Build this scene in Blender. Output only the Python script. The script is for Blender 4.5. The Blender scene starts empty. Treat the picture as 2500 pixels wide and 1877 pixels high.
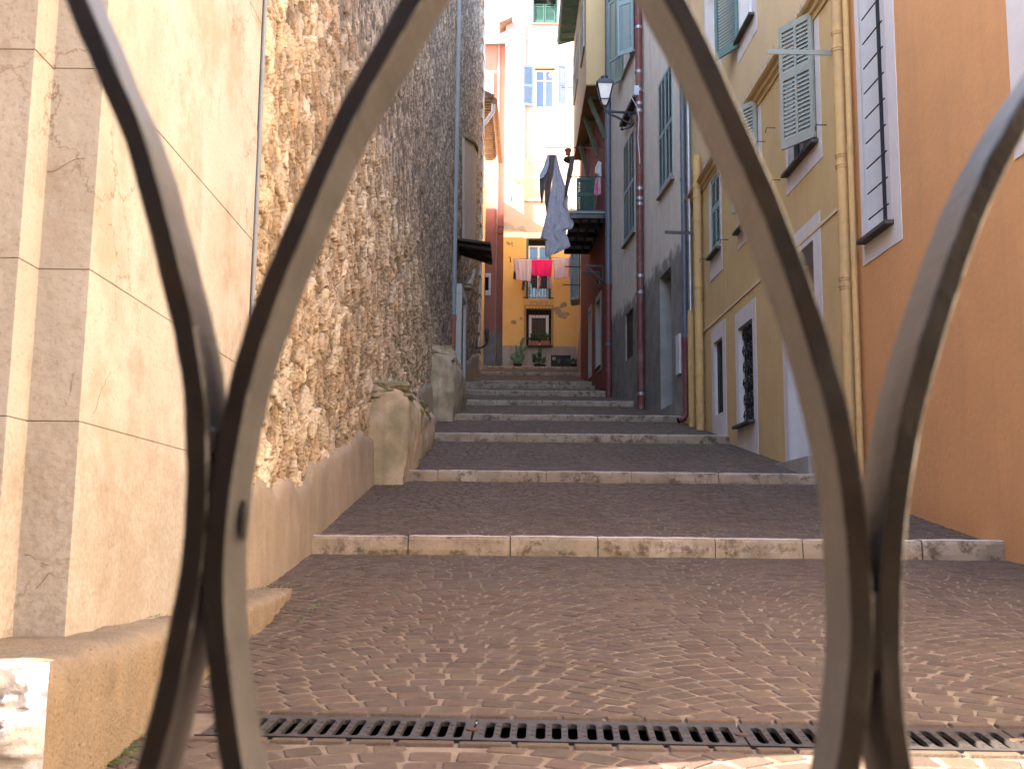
import bpy, math, random
import numpy as np
from mathutils import Vector, Matrix, noise as mnoise
random.seed(4); rng = np.random.default_rng(7)
C = bpy.context.scene.collection
scn = bpy.context.scene
# ------------------------------------------------------------------ camera, world, sun, exposure
FPX, CX, CY = 2712., 1250., 938.5            # focal length and centre, in pixels of a 2500 wide picture
PITCH, ROLL, EZ = math.radians(7.93), math.radians(.55), .81
f0 = np.array([0, math.cos(PITCH), math.sin(PITCH)]); u0 = np.array([0, -math.sin(PITCH), math.cos(PITCH)])
r0 = np.array([1., 0, 0])
RT = r0*math.cos(ROLL)+u0*math.sin(ROLL); UP = -r0*math.sin(ROLL)+u0*math.cos(ROLL)
cam = bpy.data.cameras.new('camera'); co = bpy.data.objects.new('camera', cam); C.objects.link(co)
co.matrix_world = Matrix(((RT[0], UP[0], -f0[0], 0), (RT[1], UP[1], -f0[1], 0), (RT[2], UP[2], -f0[2], EZ), (0, 0, 0, 1)))
cam.sensor_width = 36; cam.lens = FPX/2500*36; cam.clip_start = .02; cam.clip_end = 2000
cam.dof.use_dof = True; cam.dof.focus_distance = 13; cam.dof.aperture_fstop = 12
scn.camera = co
SUN_EL, SUN_AZ = math.radians(31), math.radians(15)      # light travels towards +X and a little +Y
w = bpy.data.worlds.new('World'); scn.world = w; w.use_nodes = True
nt = w.node_tree; nt.nodes.clear()
sky = nt.nodes.new('ShaderNodeTexSky'); sky.sky_type = 'NISHITA'; sky.sun_disc = False
sky.sun_elevation = SUN_EL; sky.sun_rotation = math.radians(270)-SUN_AZ
bg = nt.nodes.new('ShaderNodeBackground'); bg.inputs[1].default_value = .15
wo = nt.nodes.new('ShaderNodeOutputWorld'); nt.links.new(sky.outputs[0], bg.inputs[0]); nt.links.new(bg.outputs[0], wo.inputs[0])
sl = bpy.data.lights.new('sun', 'SUN'); sl.energy = 4.8; sl.angle = math.radians(.5); sl.color = (1, .95, .88)
so = bpy.data.objects.new('sun', sl); C.objects.link(so)
sd = Vector((math.cos(SUN_AZ)*math.cos(SUN_EL), math.sin(SUN_AZ)*math.cos(SUN_EL), -math.sin(SUN_EL)))
so.rotation_euler = sd.to_track_quat('-Z', 'Y').to_euler()
scn.view_settings.view_transform = 'Standard'; scn.view_settings.look = 'None'
scn.view_settings.exposure = 3.35; scn.view_settings.gamma = 1
# ------------------------------------------------------------------ helpers
def ray(u, v):
    d = f0+RT*(u-CX)/FPX-UP*(v-CY)/FPX
    return d/d[1]
def at(u, v, y):
    p = ray(u, v)*y; return Vector((p[0], y, p[2]+EZ))
def tag(o, label=None, cat=None, group=None, kind=None):
    if label: o['label'] = label
    if cat: o['category'] = cat
    if group: o['group'] = group
    if kind: o['kind'] = kind
    return o
def empty(name, loc, label, cat, group=None):
    o = bpy.data.objects.new(name, None); o.empty_display_size = .2; C.objects.link(o); o.location = loc
    return tag(o, label, cat, group)
class MB:
    """collects geometry in world coordinates, builds one mesh object"""
    def __init__(s): s.v = []; s.f = []; s.m = []; s.sm = []; s.mask = None
    def add(s, vs, fs, mi=0, sm=False):
        b = len(s.v); s.v += [tuple(p) for p in vs]; s.f += [tuple(b+i for i in q) for q in fs]
        s.m += [mi]*len(fs); s.sm += [sm]*len(fs)
    def hexa(s, p, mi=0):
        s.add(p, [(0, 3, 2, 1), (4, 5, 6, 7), (0, 1, 5, 4), (1, 2, 6, 5), (2, 3, 7, 6), (3, 0, 4, 7)], mi)
    def box(s, x0, x1, y0, y1, z0, z1, mi=0):
        s.hexa([(x0, y0, z0), (x1, y0, z0), (x1, y1, z0), (x0, y1, z0), (x0, y0, z1), (x1, y0, z1), (x1, y1, z1), (x0, y1, z1)], mi)
    def wb(s, W, s0, s1, o0, o1, z0, z1, mi=0):
        s.hexa([W.P(s0, z0, o0), W.P(s1, z0, o0), W.P(s1, z0, o1), W.P(s0, z0, o1), W.P(s0, z1, o0), W.P(s1, z1, o0), W.P(s1, z1, o1), W.P(s0, z1, o1)], mi)
    def bar(s, a, b, w, h, mi=0, up=(0, 0, 1)):
        a = Vector(a); b = Vector(b); d = (b-a).normalized(); upv = Vector(up)
        if abs(d.dot(upv)) > .98: upv = Vector((1, 0, 0))
        x = d.cross(upv).normalized()*w/2; z = x.cross(d).normalized()*h/2
        s.hexa([a-x-z, a+x-z, b+x-z, b-x-z, a-x+z, a+x+z, b+x+z, b-x+z], mi)
    def tube(s, pts, r, n=10, mi=0, caps=True):
        pts = [Vector(p) for p in pts]; rs = r if isinstance(r, (list, tuple)) else [r]*len(pts)
        t0 = (pts[1]-pts[0]).normalized(); ref = Vector((0, 0, 1)) if abs(t0.z) < .9 else Vector((1, 0, 0))
        x = t0.cross(ref).normalized(); rings = []
        for i, p in enumerate(pts):
            if i == 0: t = t0
            elif i == len(pts)-1: t = (pts[i]-pts[i-1]).normalized()
            else: t = ((pts[i+1]-pts[i]).normalized()+(pts[i]-pts[i-1]).normalized()).normalized()
            x = (x-t*x.dot(t)).normalized(); y = t.cross(x)
            rings += [p+(x*math.cos(2*math.pi*k/n)+y*math.sin(2*math.pi*k/n))*rs[i] for k in range(n)]
        fs = [(i*n+k, i*n+(k+1) % n, (i+1)*n+(k+1) % n, (i+1)*n+k) for i in range(len(pts)-1) for k in range(n)]
        s.add(rings, fs, mi, True)
        if caps:
            m = len(pts)-1
            s.add([rings[k] for k in range(n)], [tuple(range(n))[::-1]], mi)
            s.add([rings[m*n+k] for k in range(n)], [tuple(range(n))], mi)
    def poly(s, pts, off, mi=0):
        """extrude polygon pts by vector off"""
        n = len(pts); off = Vector(off); a = [Vector(p) for p in pts]; b = [p+off for p in a]
        s.add(a+b, [tuple(range(n)), tuple(range(n, 2*n))[::-1]]+[(k, n+k, n+(k+1) % n, (k+1) % n) for k in range(n)], mi)
    def blob(s, c, r, n=10, m=7, mi=0, jit=0, rot=None):
        vs = []; c = Vector(c)
        for i in range(m+1):
            th = math.pi*i/m
            for k in range(n):
                ph = 2*math.pi*k/n
                p = Vector((r[0]*math.sin(th)*math.cos(ph), r[1]*math.sin(th)*math.sin(ph), r[2]*math.cos(th)))*(1+jit*(random.random()-.5))
                if rot: p = rot @ p
                vs.append(c+p)
        s.add(vs, [(i*n+k, (i+1)*n+k, (i+1)*n+(k+1) % n, i*n+(k+1) % n) for i in range(m) for k in range(n)], mi, True)
    def build(s, name, mats, parent=None, bevel=0, solid=0):
        me = bpy.data.meshes.new(name); me.from_pydata(s.v, [], s.f)
        for m in (mats if isinstance(mats, (list, tuple)) else [mats]): me.materials.append(m)
        me.polygons.foreach_set('material_index', s.m); me.polygons.foreach_set('use_smooth', s.sm)
        if s.mask is not None:
            a = me.attributes.new('mask', 'FLOAT', 'POINT'); a.data.foreach_set('value', s.mask)
        me.validate(); me.update()
        o = bpy.data.objects.new(name, me); C.objects.link(o)
        if parent is not None:
            o.parent = parent; o.matrix_parent_inverse = Matrix.Translation(-Vector(parent.location))
        if bevel:
            b = o.modifiers.new('bevel', 'BEVEL'); b.width = bevel; b.segments = 2; b.limit_method = 'ANGLE'
        if solid:
            b = o.modifiers.new('solid', 'SOLIDIFY'); b.thickness = solid
        return o
def dup(o, parent=None, delta=None):
    c = o.copy(); C.objects.link(c)
    if parent is not None: c.parent = parent
    for ch in list(o.children): dup(ch, c)
    return c
class W:
    """vertical plane through two plan points; side=+1: open side to the left of p0->p1"""
    def __init__(s, p0, p1, side):
        s.p = Vector((p0[0], p0[1], 0)); d = Vector((p1[0]-p0[0], p1[1]-p0[1], 0)); s.L = d.length; s.d = d.normalized()
        s.n = Vector((-s.d.y, s.d.x, 0))*side
    def P(s, a, z, o=0): q = s.p+s.d*a+s.n*o; return Vector((q.x, q.y, z))
    def px(s, u, v, o=0):
        r = ray(u, v); p = s.p+s.n*o
        t = (p.x*s.n.x+p.y*s.n.y)/(r[0]*s.n.x+r[1]*s.n.y)
        x, y, z = r*t; return (x-p.x)*s.d.x+(y-p.y)*s.d.y, z+EZ
    def rect(s, pts, o=0):
        q = sorted(s.px(*p, o) for p in pts); z = sorted(a[1] for a in q)
        return (q[0][0]+q[1][0])/2, (q[2][0]+q[3][0])/2, (z[0]+z[1])/2, (z[2]+z[3])/2
# ------------------------------------------------------------------ materials
def mat(name, col, rough=.85, var=.12, vs=2., bump=.3, bs=60, col2=None, maskc=None, maskn=.12, metal=0, spec=.3,
        streak=0, speck=0, crack=0, stain=0, ss=1., scol=(.20, .13, .075), low=None, attr=None, island=0, big=0, bigs=.5, wet=None, mgrad=.05):
    m = bpy.data.materials.new(name); m.use_nodes = True; t = m.node_tree; N = t.nodes; L = t.links
    b = N['Principled BSDF']; b.inputs['Roughness'].default_value = rough; b.inputs['Metallic'].default_value = metal
    b.inputs['Specular IOR Level'].default_value = spec
    geo = N.new('ShaderNodeNewGeometry'); pos = geo.outputs['Position']
    def noise(sc, det=5, vec=pos, rg=.55):
        n = N.new('ShaderNodeTexNoise'); n.inputs['Scale'].default_value = sc; n.inputs['Detail'].default_value = det
        n.inputs['Roughness'].default_value = rg
        L.new(vec, n.inputs['Vector']); return n.outputs['Fac']
    def rmap(f, a, b_, c=0., d=1.):
        r = N.new('ShaderNodeMapRange'); L.new(f, r.inputs[0])
        for i, x in enumerate((a, b_, c, d)): r.inputs[i+1].default_value = x
        return r.outputs[0]
    def mix(f, a, b_, mode='MIX'):
        x = N.new('ShaderNodeMix'); x.data_type = 'RGBA'; x.blend_type = mode
        if isinstance(f, float): x.inputs[0].default_value = f
        else: L.new(f, x.inputs[0])
        for s, q in ((6, a), (7, b_)):
            if isinstance(q, tuple): x.inputs[s].default_value = q+(1,)
            else: L.new(q, x.inputs[s])
        return x.outputs[2]
    def mth(op, a, b_):
        x = N.new('ShaderNodeMath'); x.operation = op
        for s, q in ((0, a), (1, b_)):
            if isinstance(q, (int, float)): x.inputs[s].default_value = q
            else: L.new(q, x.inputs[s])
        return x.outputs[0]
    c = tuple(col); out = c
    if attr:
        a = N.new('ShaderNodeAttribute'); a.attribute_name = attr; out = a.outputs['Color']
    if col2: out = mix(rmap(noise(vs), .42, .62), out, tuple(col2))
    if big: out = mix(rmap(noise(bigs, 3), .35, .7, 0, big), out, (.30*c[0], .27*c[1], .25*c[2]) if not attr else (.1, .07, .05))
    if maskc:
        a = N.new('ShaderNodeAttribute'); a.attribute_name = 'mask'
        f = mth('ADD', a.outputs['Fac'], mth('MULTIPLY', mth('SUBTRACT', noise(3.5, 6), .5), maskn*6))
        out = mix(rmap(f, -mgrad, mgrad), out, mix(rmap(noise(2.2, 6), .3, .7), tuple(maskc), tuple(x*.6 for x in maskc)))
    if island:
        r = mth('ADD', mth('MULTIPLY', geo.outputs['Random Per Island'], island), 1-island/2)
        h = N.new('ShaderNodeHueSaturation'); L.new(r, h.inputs['Value'])
        h2 = mth('ADD', mth('MULTIPLY', mth('FRACT', mth('MULTIPLY', geo.outputs['Random Per Island'], 17.3), 0), .022), .492)
        L.new(h2, h.inputs['Hue'])
        if isinstance(out, tuple): h.inputs['Color'].default_value = out+(1,)
        else: L.new(out, h.inputs['Color'])
        out = h.outputs[0]
    if var:
        f = rmap(noise(vs*1.7, 8), .25, .75, 1-var, 1+var)
        h = N.new('ShaderNodeHueSaturation'); L.new(f, h.inputs['Value'])
        if isinstance(out, tuple): h.inputs['Color'].default_value = out+(1,)
        else: L.new(out, h.inputs['Color'])
        out = h.outputs[0]
    if streak:
        mp = N.new('ShaderNodeMapping'); mp.inputs['Scale'].default_value = (6, 6, .45); L.new(pos, mp.inputs[0])
        out = mix(rmap(noise(1.3, 6, mp.outputs[0]), .5, .72, 0, streak), out, (.16, .12, .09))
    if speck:
        out = mix(rmap(noise(85, 4), .56, .7, 0, speck), out, (.12, .07, .035))
    if stain:
        out = mix(rmap(mth('ADD', noise(1.6*ss, 8, rg=.65), mth('MULTIPLY', noise(14, 5), .25)), .67-.08*stain, .80-.08*stain, 0, min(1, stain)), out, (.30, .225, .15))
        out = mix(rmap(noise(5*ss, 10, rg=.7), .57-.07*min(1, stain*.6), .68-.07*min(1, stain*.6), 0, min(.9, stain*.6)), out, scol)
    if low:
        sx = N.new('ShaderNodeSeparateXYZ'); L.new(pos, sx.inputs[0])
        zf = mth('ADD', sx.outputs[2], mth('MULTIPLY', mth('SUBTRACT', noise(2.6, 8, rg=.7), .5), low[2]))
        lf = rmap(zf, low[0], low[1], 1, 0)
        out = mix(mth('MULTIPLY', lf, rmap(noise(60, 5), .40, .62, .12, .55)), out, low[3])
    cf = None
    if crack:
        wn = N.new('ShaderNodeTexNoise'); wn.inputs['Scale'].default_value = 2.2; wn.inputs['Detail'].default_value = 8; wn.inputs['Roughness'].default_value = .65; L.new(pos, wn.inputs['Vector'])
        va = N.new('ShaderNodeVectorMath'); va.operation = 'MULTIPLY_ADD'; L.new(wn.outputs['Color'], va.inputs[0]); va.inputs[1].default_value = (.55, .55, .55); L.new(pos, va.inputs[2])
        vv = N.new('ShaderNodeTexVoronoi'); vv.feature = 'DISTANCE_TO_EDGE'; vv.inputs['Scale'].default_value = 2.3; L.new(va.outputs[0], vv.inputs['Vector'])
        cf = mth('MULTIPLY', rmap(vv.outputs['Distance'], .0, .012, 1, 0), rmap(noise(1.1, 5), .47, .58, 0, 1))
        out = mix(mth('MULTIPLY', cf, crack), out, (.17, .10, .055))
    if isinstance(out, tuple): b.inputs['Base Color'].default_value = out+(1,)
    else: L.new(out, b.inputs['Base Color'])
    if bump:
        bp = N.new('ShaderNodeBump'); bp.inputs['Strength'].default_value = min(1, bump); bp.inputs['Distance'].default_value = .004*max(1, bump)
        L.new(mth('ADD', noise(bs, 6), mth('MULTIPLY', noise(bs/9, 4), 2.)), bp.inputs['Height']); L.new(bp.outputs[0], b.inputs['Normal'])
    if rough < .8:
        L.new(rmap(noise(7, 5), .3, .7, rough*.8, min(1, rough*1.25)), b.inputs['Roughness'])
    return m
def glassmat(name, col=(.03, .035, .045), rough=.05):
    m = bpy.data.materials.new(name); m.use_nodes = True; b = m.node_tree.nodes['Principled BSDF']
    b.inputs['Base Color'].default_value = col+(1,); b.inputs['Roughness'].default_value = rough
    b.inputs['Specular IOR Level'].default_value = .8; return m
M = {}
M['cobble'] = mat('cobble', (.098, .061, .041), .75, .16, 12, .8, 140, island=.34, big=.25, bigs=.35, speck=.3)
M['sand'] = mat('joint_sand', (.20, .140, .095), .95, .25, 6, .8, 120, col2=(.13, .09, .065))
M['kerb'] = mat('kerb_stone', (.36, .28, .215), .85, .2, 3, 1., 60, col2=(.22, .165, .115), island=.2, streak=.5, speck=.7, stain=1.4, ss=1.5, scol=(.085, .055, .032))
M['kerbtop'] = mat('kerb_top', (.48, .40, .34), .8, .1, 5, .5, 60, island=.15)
M['iron'] = mat('painted_iron', (.016, .0125, .011), .36, .25, 25, .15, 200, col2=(.024, .016, .011), spec=.5)
M['ironside'] = mat('sheen_iron', (.048, .043, .040), .42, .25, 25, .15, 200, spec=.5)  # lighter colour imitates the grazing sheen on the bar sides
M['hole'] = mat('dark_hole', (.006, .005, .004), .9, 0, 1, 0)
M['pilaster'] = mat('pilaster_plaster', (.42, .37, .315), .9, .08, 2, .9, 38, col2=(.38, .325, .265), streak=.10, speck=.3, crack=.85, stain=.55, low=(.95, 1.15, 1.3, (.27, .205, .145)))
M['pmortar'] = mat('pale_mortar', (.27, .20, .135), .95, .2, 8, .6, 60)
M['mortar'] = mat('joint_mortar', (.30, .20, .12), .95, .2, 8, .6, 60)
M['rubble'] = mat('rubble_stone', (.5, .4, .3), .9, .22, 22, 1.4, 55, attr='Col')
M['skirt'] = mat('skirt_render', (.33, .25, .17), .9, .2, 1.5, .8, 40, col2=(.36, .26, .18), streak=.2, speck=.35, big=.3, bigs=.8, stain=.4)
M['ledge'] = mat('ledge_stone', (.225, .162, .102), .9, .18, 4, 1.6, 110, col2=(.26, .185, .115), speck=.75, streak=.45, stain=.3)
M['buttress'] = mat('buttress_stone', (.42, .32, .22), .9, .25, 2.5, 1, 45, col2=(.27, .22, .13), streak=.5, speck=.3)
M['orange'] = mat('orange_render', (.58, .285, .115), .9, .06, 1.2, .6, 160, streak=.10, stain=.16, ss=.6, scol=(.42, .19, .08), low=(.95, 1.25, .5, (.44, .19, .075)))
M['yellow'] = mat('ochre_render', (.56, .38, .17), .9, .07, 1.4, .5, 110, streak=.12, stain=.14, ss=.6, scol=(.36, .24, .11))
M['yellowup'] = mat('ochre_pale', (.60, .43, .24), .9, .06, 1.4, .4, 110)
M['trim'] = mat('trim_paint', (.60, .54, .51), .85, .06, 3, .3, 90, streak=.1)
M['beige'] = mat('beige_render', (.68, .585, .49), .9, .08, 2, .4, 90, maskc=(.29, .26, .225), maskn=.16, streak=.25, mgrad=.12)
M['cement'] = mat('cement', (.29, .26, .225), .9, .2, 2, .5, 70, streak=.3)
M['red'] = mat('red_render', (.20, .052, .038), .9, .12, 2, .4, 90, streak=.1)
M['farred'] = mat('dusty_red_render', (.36, .15, .12), .9, .1, 1, .4, 60, streak=.1, maskc=(.30, .27, .25), maskn=.01, mgrad=.02)
M['tan'] = mat('tan_render', (.60, .42, .22), .9, .06, 1.2, .3, 60)
M['pink'] = mat('pink_render', (.50, .355, .31), .9, .05, 1, .3, 60, maskc=(.42, .38, .33), maskn=.1, mgrad=.03)
M['white'] = mat('white_paint', (.72, .68, .64), .8, .06, 2, .3, 60)
M['fyellow'] = mat('far_yellow_render', (.60, .36, .12), .9, .06, 1, .3, 60, maskc=(.30, .22, .14), maskn=.12, mgrad=.02)
M['green'] = mat('green_paint', (.045, .10, .075), .5, .15, 8, .2, 60)
M['paleg'] = mat('pale_green_paint', (.24, .30, .26), .55, .1, 8, .2, 60)
M['greyg'] = mat('grey_green_paint', (.285, .29, .245), .55, .08, 6, .2, 60)
M['bluesh'] = mat('grey_blue_paint', (.26, .33, .33), .55, .15, 8, .2, 60)
M['teal'] = mat('teal_paint', (.125, .195, .18), .5, .1, 8, .2, 60)
M['lightblue'] = mat('light_blue_paint', (.20, .26, .36), .6, .08, 8, .2, 60)
M['oldwood'] = mat('weathered_shutter', (.50, .45, .38), .7, .2, 8, .4, 60)
M['slate'] = mat('slate', (.075, .062, .058), .6, .2, 8, .5, 60)
M['dark'] = mat('dark_interior', (.012, .011, .010), .9, 0, 1, 0)
M['door'] = mat('dark_door', (.05, .035, .028), .6, .2, 8, .3, 60)
M['glass'] = glassmat('window_glass'); M['glass2'] = glassmat('sky_glass', (.10, .14, .22), .03)
M['greypipe'] = mat('grey_pipe', (.20, .21, .22), .55, .08, 6, .15, 60, streak=.15, spec=.4)
M['bluepipe'] = mat('blue_grey_pipe', (.105, .115, .14), .4, .12, 6, .15, 60, spec=.5)
M['zinc'] = mat('zinc_pipe', (.34, .33, .34), .38, .15, 9, .2, 60, metal=.7, spec=.5)
M['redpipe'] = mat('red_pipe', (.15, .036, .032), .5, .2, 6, .2, 60, spec=.4, streak=.3, stain=.3)
M['terra'] = mat('terracotta_pipe', (.25, .085, .05), .6, .15, 6, .15, 60)
M['ypipe'] = mat('yellow_pipe', (.54, .33, .13), .65, .1, 5, .2, 60, streak=.22, stain=.25)
M['black'] = mat('black_metal', (.015, .015, .018), .4, .2, 6, .2, 60, spec=.5)
M['cast'] = mat('cast_iron', (.055, .044, .037), .5, .3, 25, .6, 120, metal=.3, spec=.5, col2=(.04, .031, .026))
M['milk'] = mat('milk_glass', (.72, .68, .70), .25, 0, 1, 0, spec=.6)
M['tile'] = mat('roof_tile', (.20, .12, .08), .9, .3, 5, .5, 60, island=.4)
M['brownw'] = mat('brown_wood', (.045, .028, .018), .8, .3, 5, .5, 60)
M['greenwood'] = mat('green_wood', (.10, .12, .08), .8, .2, 5, .3, 60)
M['plant'] = mat('leaf', (.045, .09, .03), .6, .3, 9, .2, 60, island=.5)
M['cactus'] = mat('cactus_skin', (.10, .16, .09), .6, .2, 9, .3, 60, island=.3)
M['pot'] = mat('clay_pot', (.35, .14, .08), .85, .2, 5, .3, 60)
M['darkpot'] = mat('dark_pot', (.03, .03, .03), .6, .2, 5, .3, 60)
M['sheet'] = mat('grey_sheet', (.43, .39, .42), .95, .12, 9, .3, 60, col2=(.36, .33, .38))
M['brownc'] = mat('brown_cloth', (.14, .10, .09), .95, .15, 5, .3, 60)
M['mauve'] = mat('mauve_towel', (.46, .36, .42), .95, .08, 12, .6, 200)
M['fuch'] = mat('fuchsia_towel', (.62, .012, .12), .9, .06, 12, .6, 200)
M['paleb'] = mat('pale_garment', (.50, .50, .58), .95, .06, 8, .3, 90)
M['moss'] = mat('moss', (.08, .13, .02), .95, .3, 9, .5, 120)
M['gutter'] = mat('pale_gutter', (.50, .47, .47), .5, .1, 6, .2, 60)
M['quoin'] = mat('quoin_stone', (.50, .44, .40), .9, .2, 3, .8, 50, island=.3)
M['patch'] = mat('cement_patch', (.36, .29, .23), .9, .15, 3, .5, 50, streak=.35)
M['jamb'] = mat('stone_jamb', (.42, .38, .34), .85, .1, 3, .4, 50)
M['paper'] = mat('ring_mark', (.7, .45, .45), .8, 0, 3, 0)
# ------------------------------------------------------------------ ground profile
STEPS = [(8.2, .691, .835), (12.2, 1.436, 1.557), (16.9, 2.282, 2.417), (20.9, 3.034, 3.158), (25.6, 3.880, 4.010), (29., 4.546, 4.699), (32., 5.149, 5.265), (32.7, 5.362, 5.480), (37., 6.276, 6.386), (42., 7.265, 7.372)]
STEPS = [(y, a, b) for y, a, b in STEPS]
def gz(y):
    if y < 0: return 0.
    if y <= 8.2: return .691*y/8.2
    for i, (sy, a, b) in enumerate(STEPS):
        ny, na, _ = STEPS[i+1] if i+1 < len(STEPS) else (46, 7.372, 0)
        if sy <= y <= ny: return b+(na-b)*max(0, y-sy-.33)/(ny-sy-.33)
    return 7.372
def lerp(pts, y):
    if y <= pts[0][1]: a, b = pts[0], pts[1]
    elif y >= pts[-1][1]: a, b = pts[-2], pts[-1]
    else:
        for a, b in zip(pts, pts[1:]):
            if a[1] <= y <= b[1]: break
    return a[0]+(b[0]-a[0])*(y-a[1])/(b[1]-a[1])
LEFT = [(-1.37, 4.9), (-1.52, 8.2), (-1.52, 20), (-1.47, 26.5), (-1.08, 36), (-1.15, 43)]
RIGHT = [(3.85, 0), (3.62, 8.2), (3.50, 11.3), (3.22, 20.6), (2.58, 28.8), (2.22, 35.5), (2.5, 43)]
# structure: mortar bed
GA = lambda x: 3.25-.04*(x+.27)            # centre line of the drain grates
HW = .128
m = MB()
def strip(ya, yb, z=0):
    xs = np.linspace(-5, 6, 23)
    for a, b in zip(xs, xs[1:]):
        q = []
        for x in (a, b):
            for yy in (ya, yb): q.append((x, yy(x) if callable(yy) else yy))
        m.add([(x, y, gz(y)+z) for x, y in (q[0], q[2], q[3], q[1])], [(0, 1, 2, 3)])
strip(-10, 0); strip(0, lambda x: GA(x)-HW); strip(lambda x: GA(x)+HW, 8.2)
for xa, xb in ((-5, -.85), (2.925, 6)): m.add([(xa, GA(xa)-HW, gz(GA(xa)-HW)), (xb, GA(xb)-HW, gz(GA(xb)-HW)), (xb, GA(xb)+HW, gz(GA(xb)+HW)), (xa, GA(xa)+HW, gz(GA(xa)+HW))], [(0, 1, 2, 3)])
for i, (sy, a, b) in enumerate(STEPS):
    ny, na, _ = STEPS[i+1] if i+1 < len(STEPS) else (48, 7.372, 0)
    m.add([(-5, sy+.33, gz(sy+.33)), (6, sy+.33, gz(sy+.33)), (6, ny+.05, na if i+1 < len(STEPS) else b), (-5, ny+.05, na if i+1 < len(STEPS) else b)], [(0, 1, 2, 3)])
for sy, a, b in STEPS: m.box(-5, 6, sy+.032, sy+.335, a-.3, b-.006)
tag(m.build('path', M['sand']), kind='structure')
m = MB(); m.add([(-300, -300, -.02), (300, -300, -.02), (300, -10, -.02), (-300, -10, -.02)], [(0, 1, 2, 3)]); m.add([(-300, -10, -.05), (-5, -10, -.05), (-5, 300, -.05), (-300, 300, -.05)], [(0, 1, 2, 3)]); m.add([(6, -10, -.05), (300, -10, -.05), (300, 300, -.05), (6, 300, -.05)], [(0, 1, 2, 3)])
tag(m.build('ground', mat('ground_dust', (.38, .30, .23), .95, .2, 1, .3, 30)), kind='structure')
# cobbles: segmental arcs of porphyry setts
def cobbles(y0, y1, xl, xr, keep, seed):
    r = random.Random(seed); vs = []; fs = []
    Wc = 1.26; R = Wc/math.sqrt(2); sp = .098
    ncol = int((xr-xl)/Wc)+3
    for ci in range(-1, ncol):
        xc = xl+ci*Wc+.35; j0 = int((y0-1)/sp)-1; j1 = int((y1+.2)/sp)+1
        ph = r.random()*sp
        for j in range(j0, j1):
            cyy = j*sp+ph-R+.26; th = -math.pi/4-r.random()*.09
            while th < math.pi/4:
                da = (.098+r.random()*.035)/R; tc = th+da/2; th += da
                if tc > math.pi/4+.02: break
                x = xc+R*math.sin(tc); y = cyy+R*math.cos(tc)
                if not (y0 < y < y1) or not keep(x, y): continue
                h = sp*math.cos(tc)/2-.0052; wd = da*R/2-.005
                if abs(tc) > .6: h *= 1.02
                c, s = math.cos(tc), math.sin(tc)
                zz = r.random()*.0022-.0082; tx, ty = r.uniform(-.018, .018), r.uniform(-.018, .018)
                q = []
                jt = [(r.uniform(-.007, .003), r.uniform(-.005, .003)) for _ in range(4)]
                for (sx, sy), (ja, jb) in zip(((-1, -1), (1, -1), (1, 1), (-1, 1)), jt):
                    ax = sx*(wd+ja); ay = sy*(h+jb)
                    cut = .008
                    p = [(ax, ay-sy*cut), (ax-sx*cut, ay)]
                    if sx*sy > 0: q += p
                    else: q += p[::-1]
                b = len(vs)
                for k, (z, ins) in enumerate(((0., 1.), (.0075, 1.0), (.0100, .93))):
                    for (ax, ay) in q:
                        px, py = ax*ins, ay*ins
                        X = x+px*c+py*s; Y = y-px*s+py*c
                        vs.append((X, Y, gz(min(max(Y, y0-.01), y1+.0))+z-(.004 if k == 0 else 0)+(zz+tx*px+ty*py if k else 0)))
                n = 8
                for k in range(2):
                    for a in range(n):
                        e = (a+1) % n; fs.append((b+k*n+a, b+k*n+e, b+(k+1)*n+e, b+(k+1)*n+a))
                fs.append(tuple(b+2*n+a for a in range(n)))
    return vs, fs
def LX(y): return lerp(LEFT, y) if y > 5 else -1.3
allv, allf = [], []
def addc(y0, y1, keep, seed):
    v, f = cobbles(y0, y1, -1.8, 3.9, keep, seed); b = len(allv)
    allv.extend(v); allf.extend(tuple(b+i for i in q) for q in f)
addc(1.0, 3.6, lambda x, y: y < GA(x)-HW-.045 and x > -1.15, 1)
addc(3.0, 8.17, lambda x, y: y > GA(x)+HW+.055 and x > (-1.06 if y < 4.6 else LX(y)-.1), 2)
for i, (sy, a, b) in enumerate(STEPS[:-1]):
    ny = STEPS[i+1][0]
    if ny-sy > 1: addc(sy+.36, ny-.03, lambda x, y: LX(y)-.1 < x < lerp(RIGHT, y)+.1, 10+i)
me = bpy.data.meshes.new('cobbled_path'); me.from_pydata(allv, [], allf); me.materials.append(M['cobble']); me.update()
o = bpy.data.objects.new('cobbled_path', me); C.objects.link(o); tag(o, kind='structure')
# straight course of setts either side of the drain
m = MB()
for sgn in (-1, 1):
    x = -1.0
    while x < 3.7:
        wd = random.uniform(.10, .17); y = GA(x)+sgn*(HW+.03)
        m.hexa([(x+.004, y-.022, gz(y)-.01), (x+wd-.004, y-.022, gz(y)-.01), (x+wd-.004, y+.02, gz(y)-.01), (x+.004, y+.02, gz(y)-.01), (x+.008, y-.019, gz(y)+.009), (x+wd-.008, y-.019, gz(y)+.009), (x+wd-.008, y+.017, gz(y)+.010), (x+.008, y+.017, gz(y)+.010)])
        x += wd
tag(m.build('path_edging', M['cobble'], bevel=.003), kind='structure')
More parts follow.
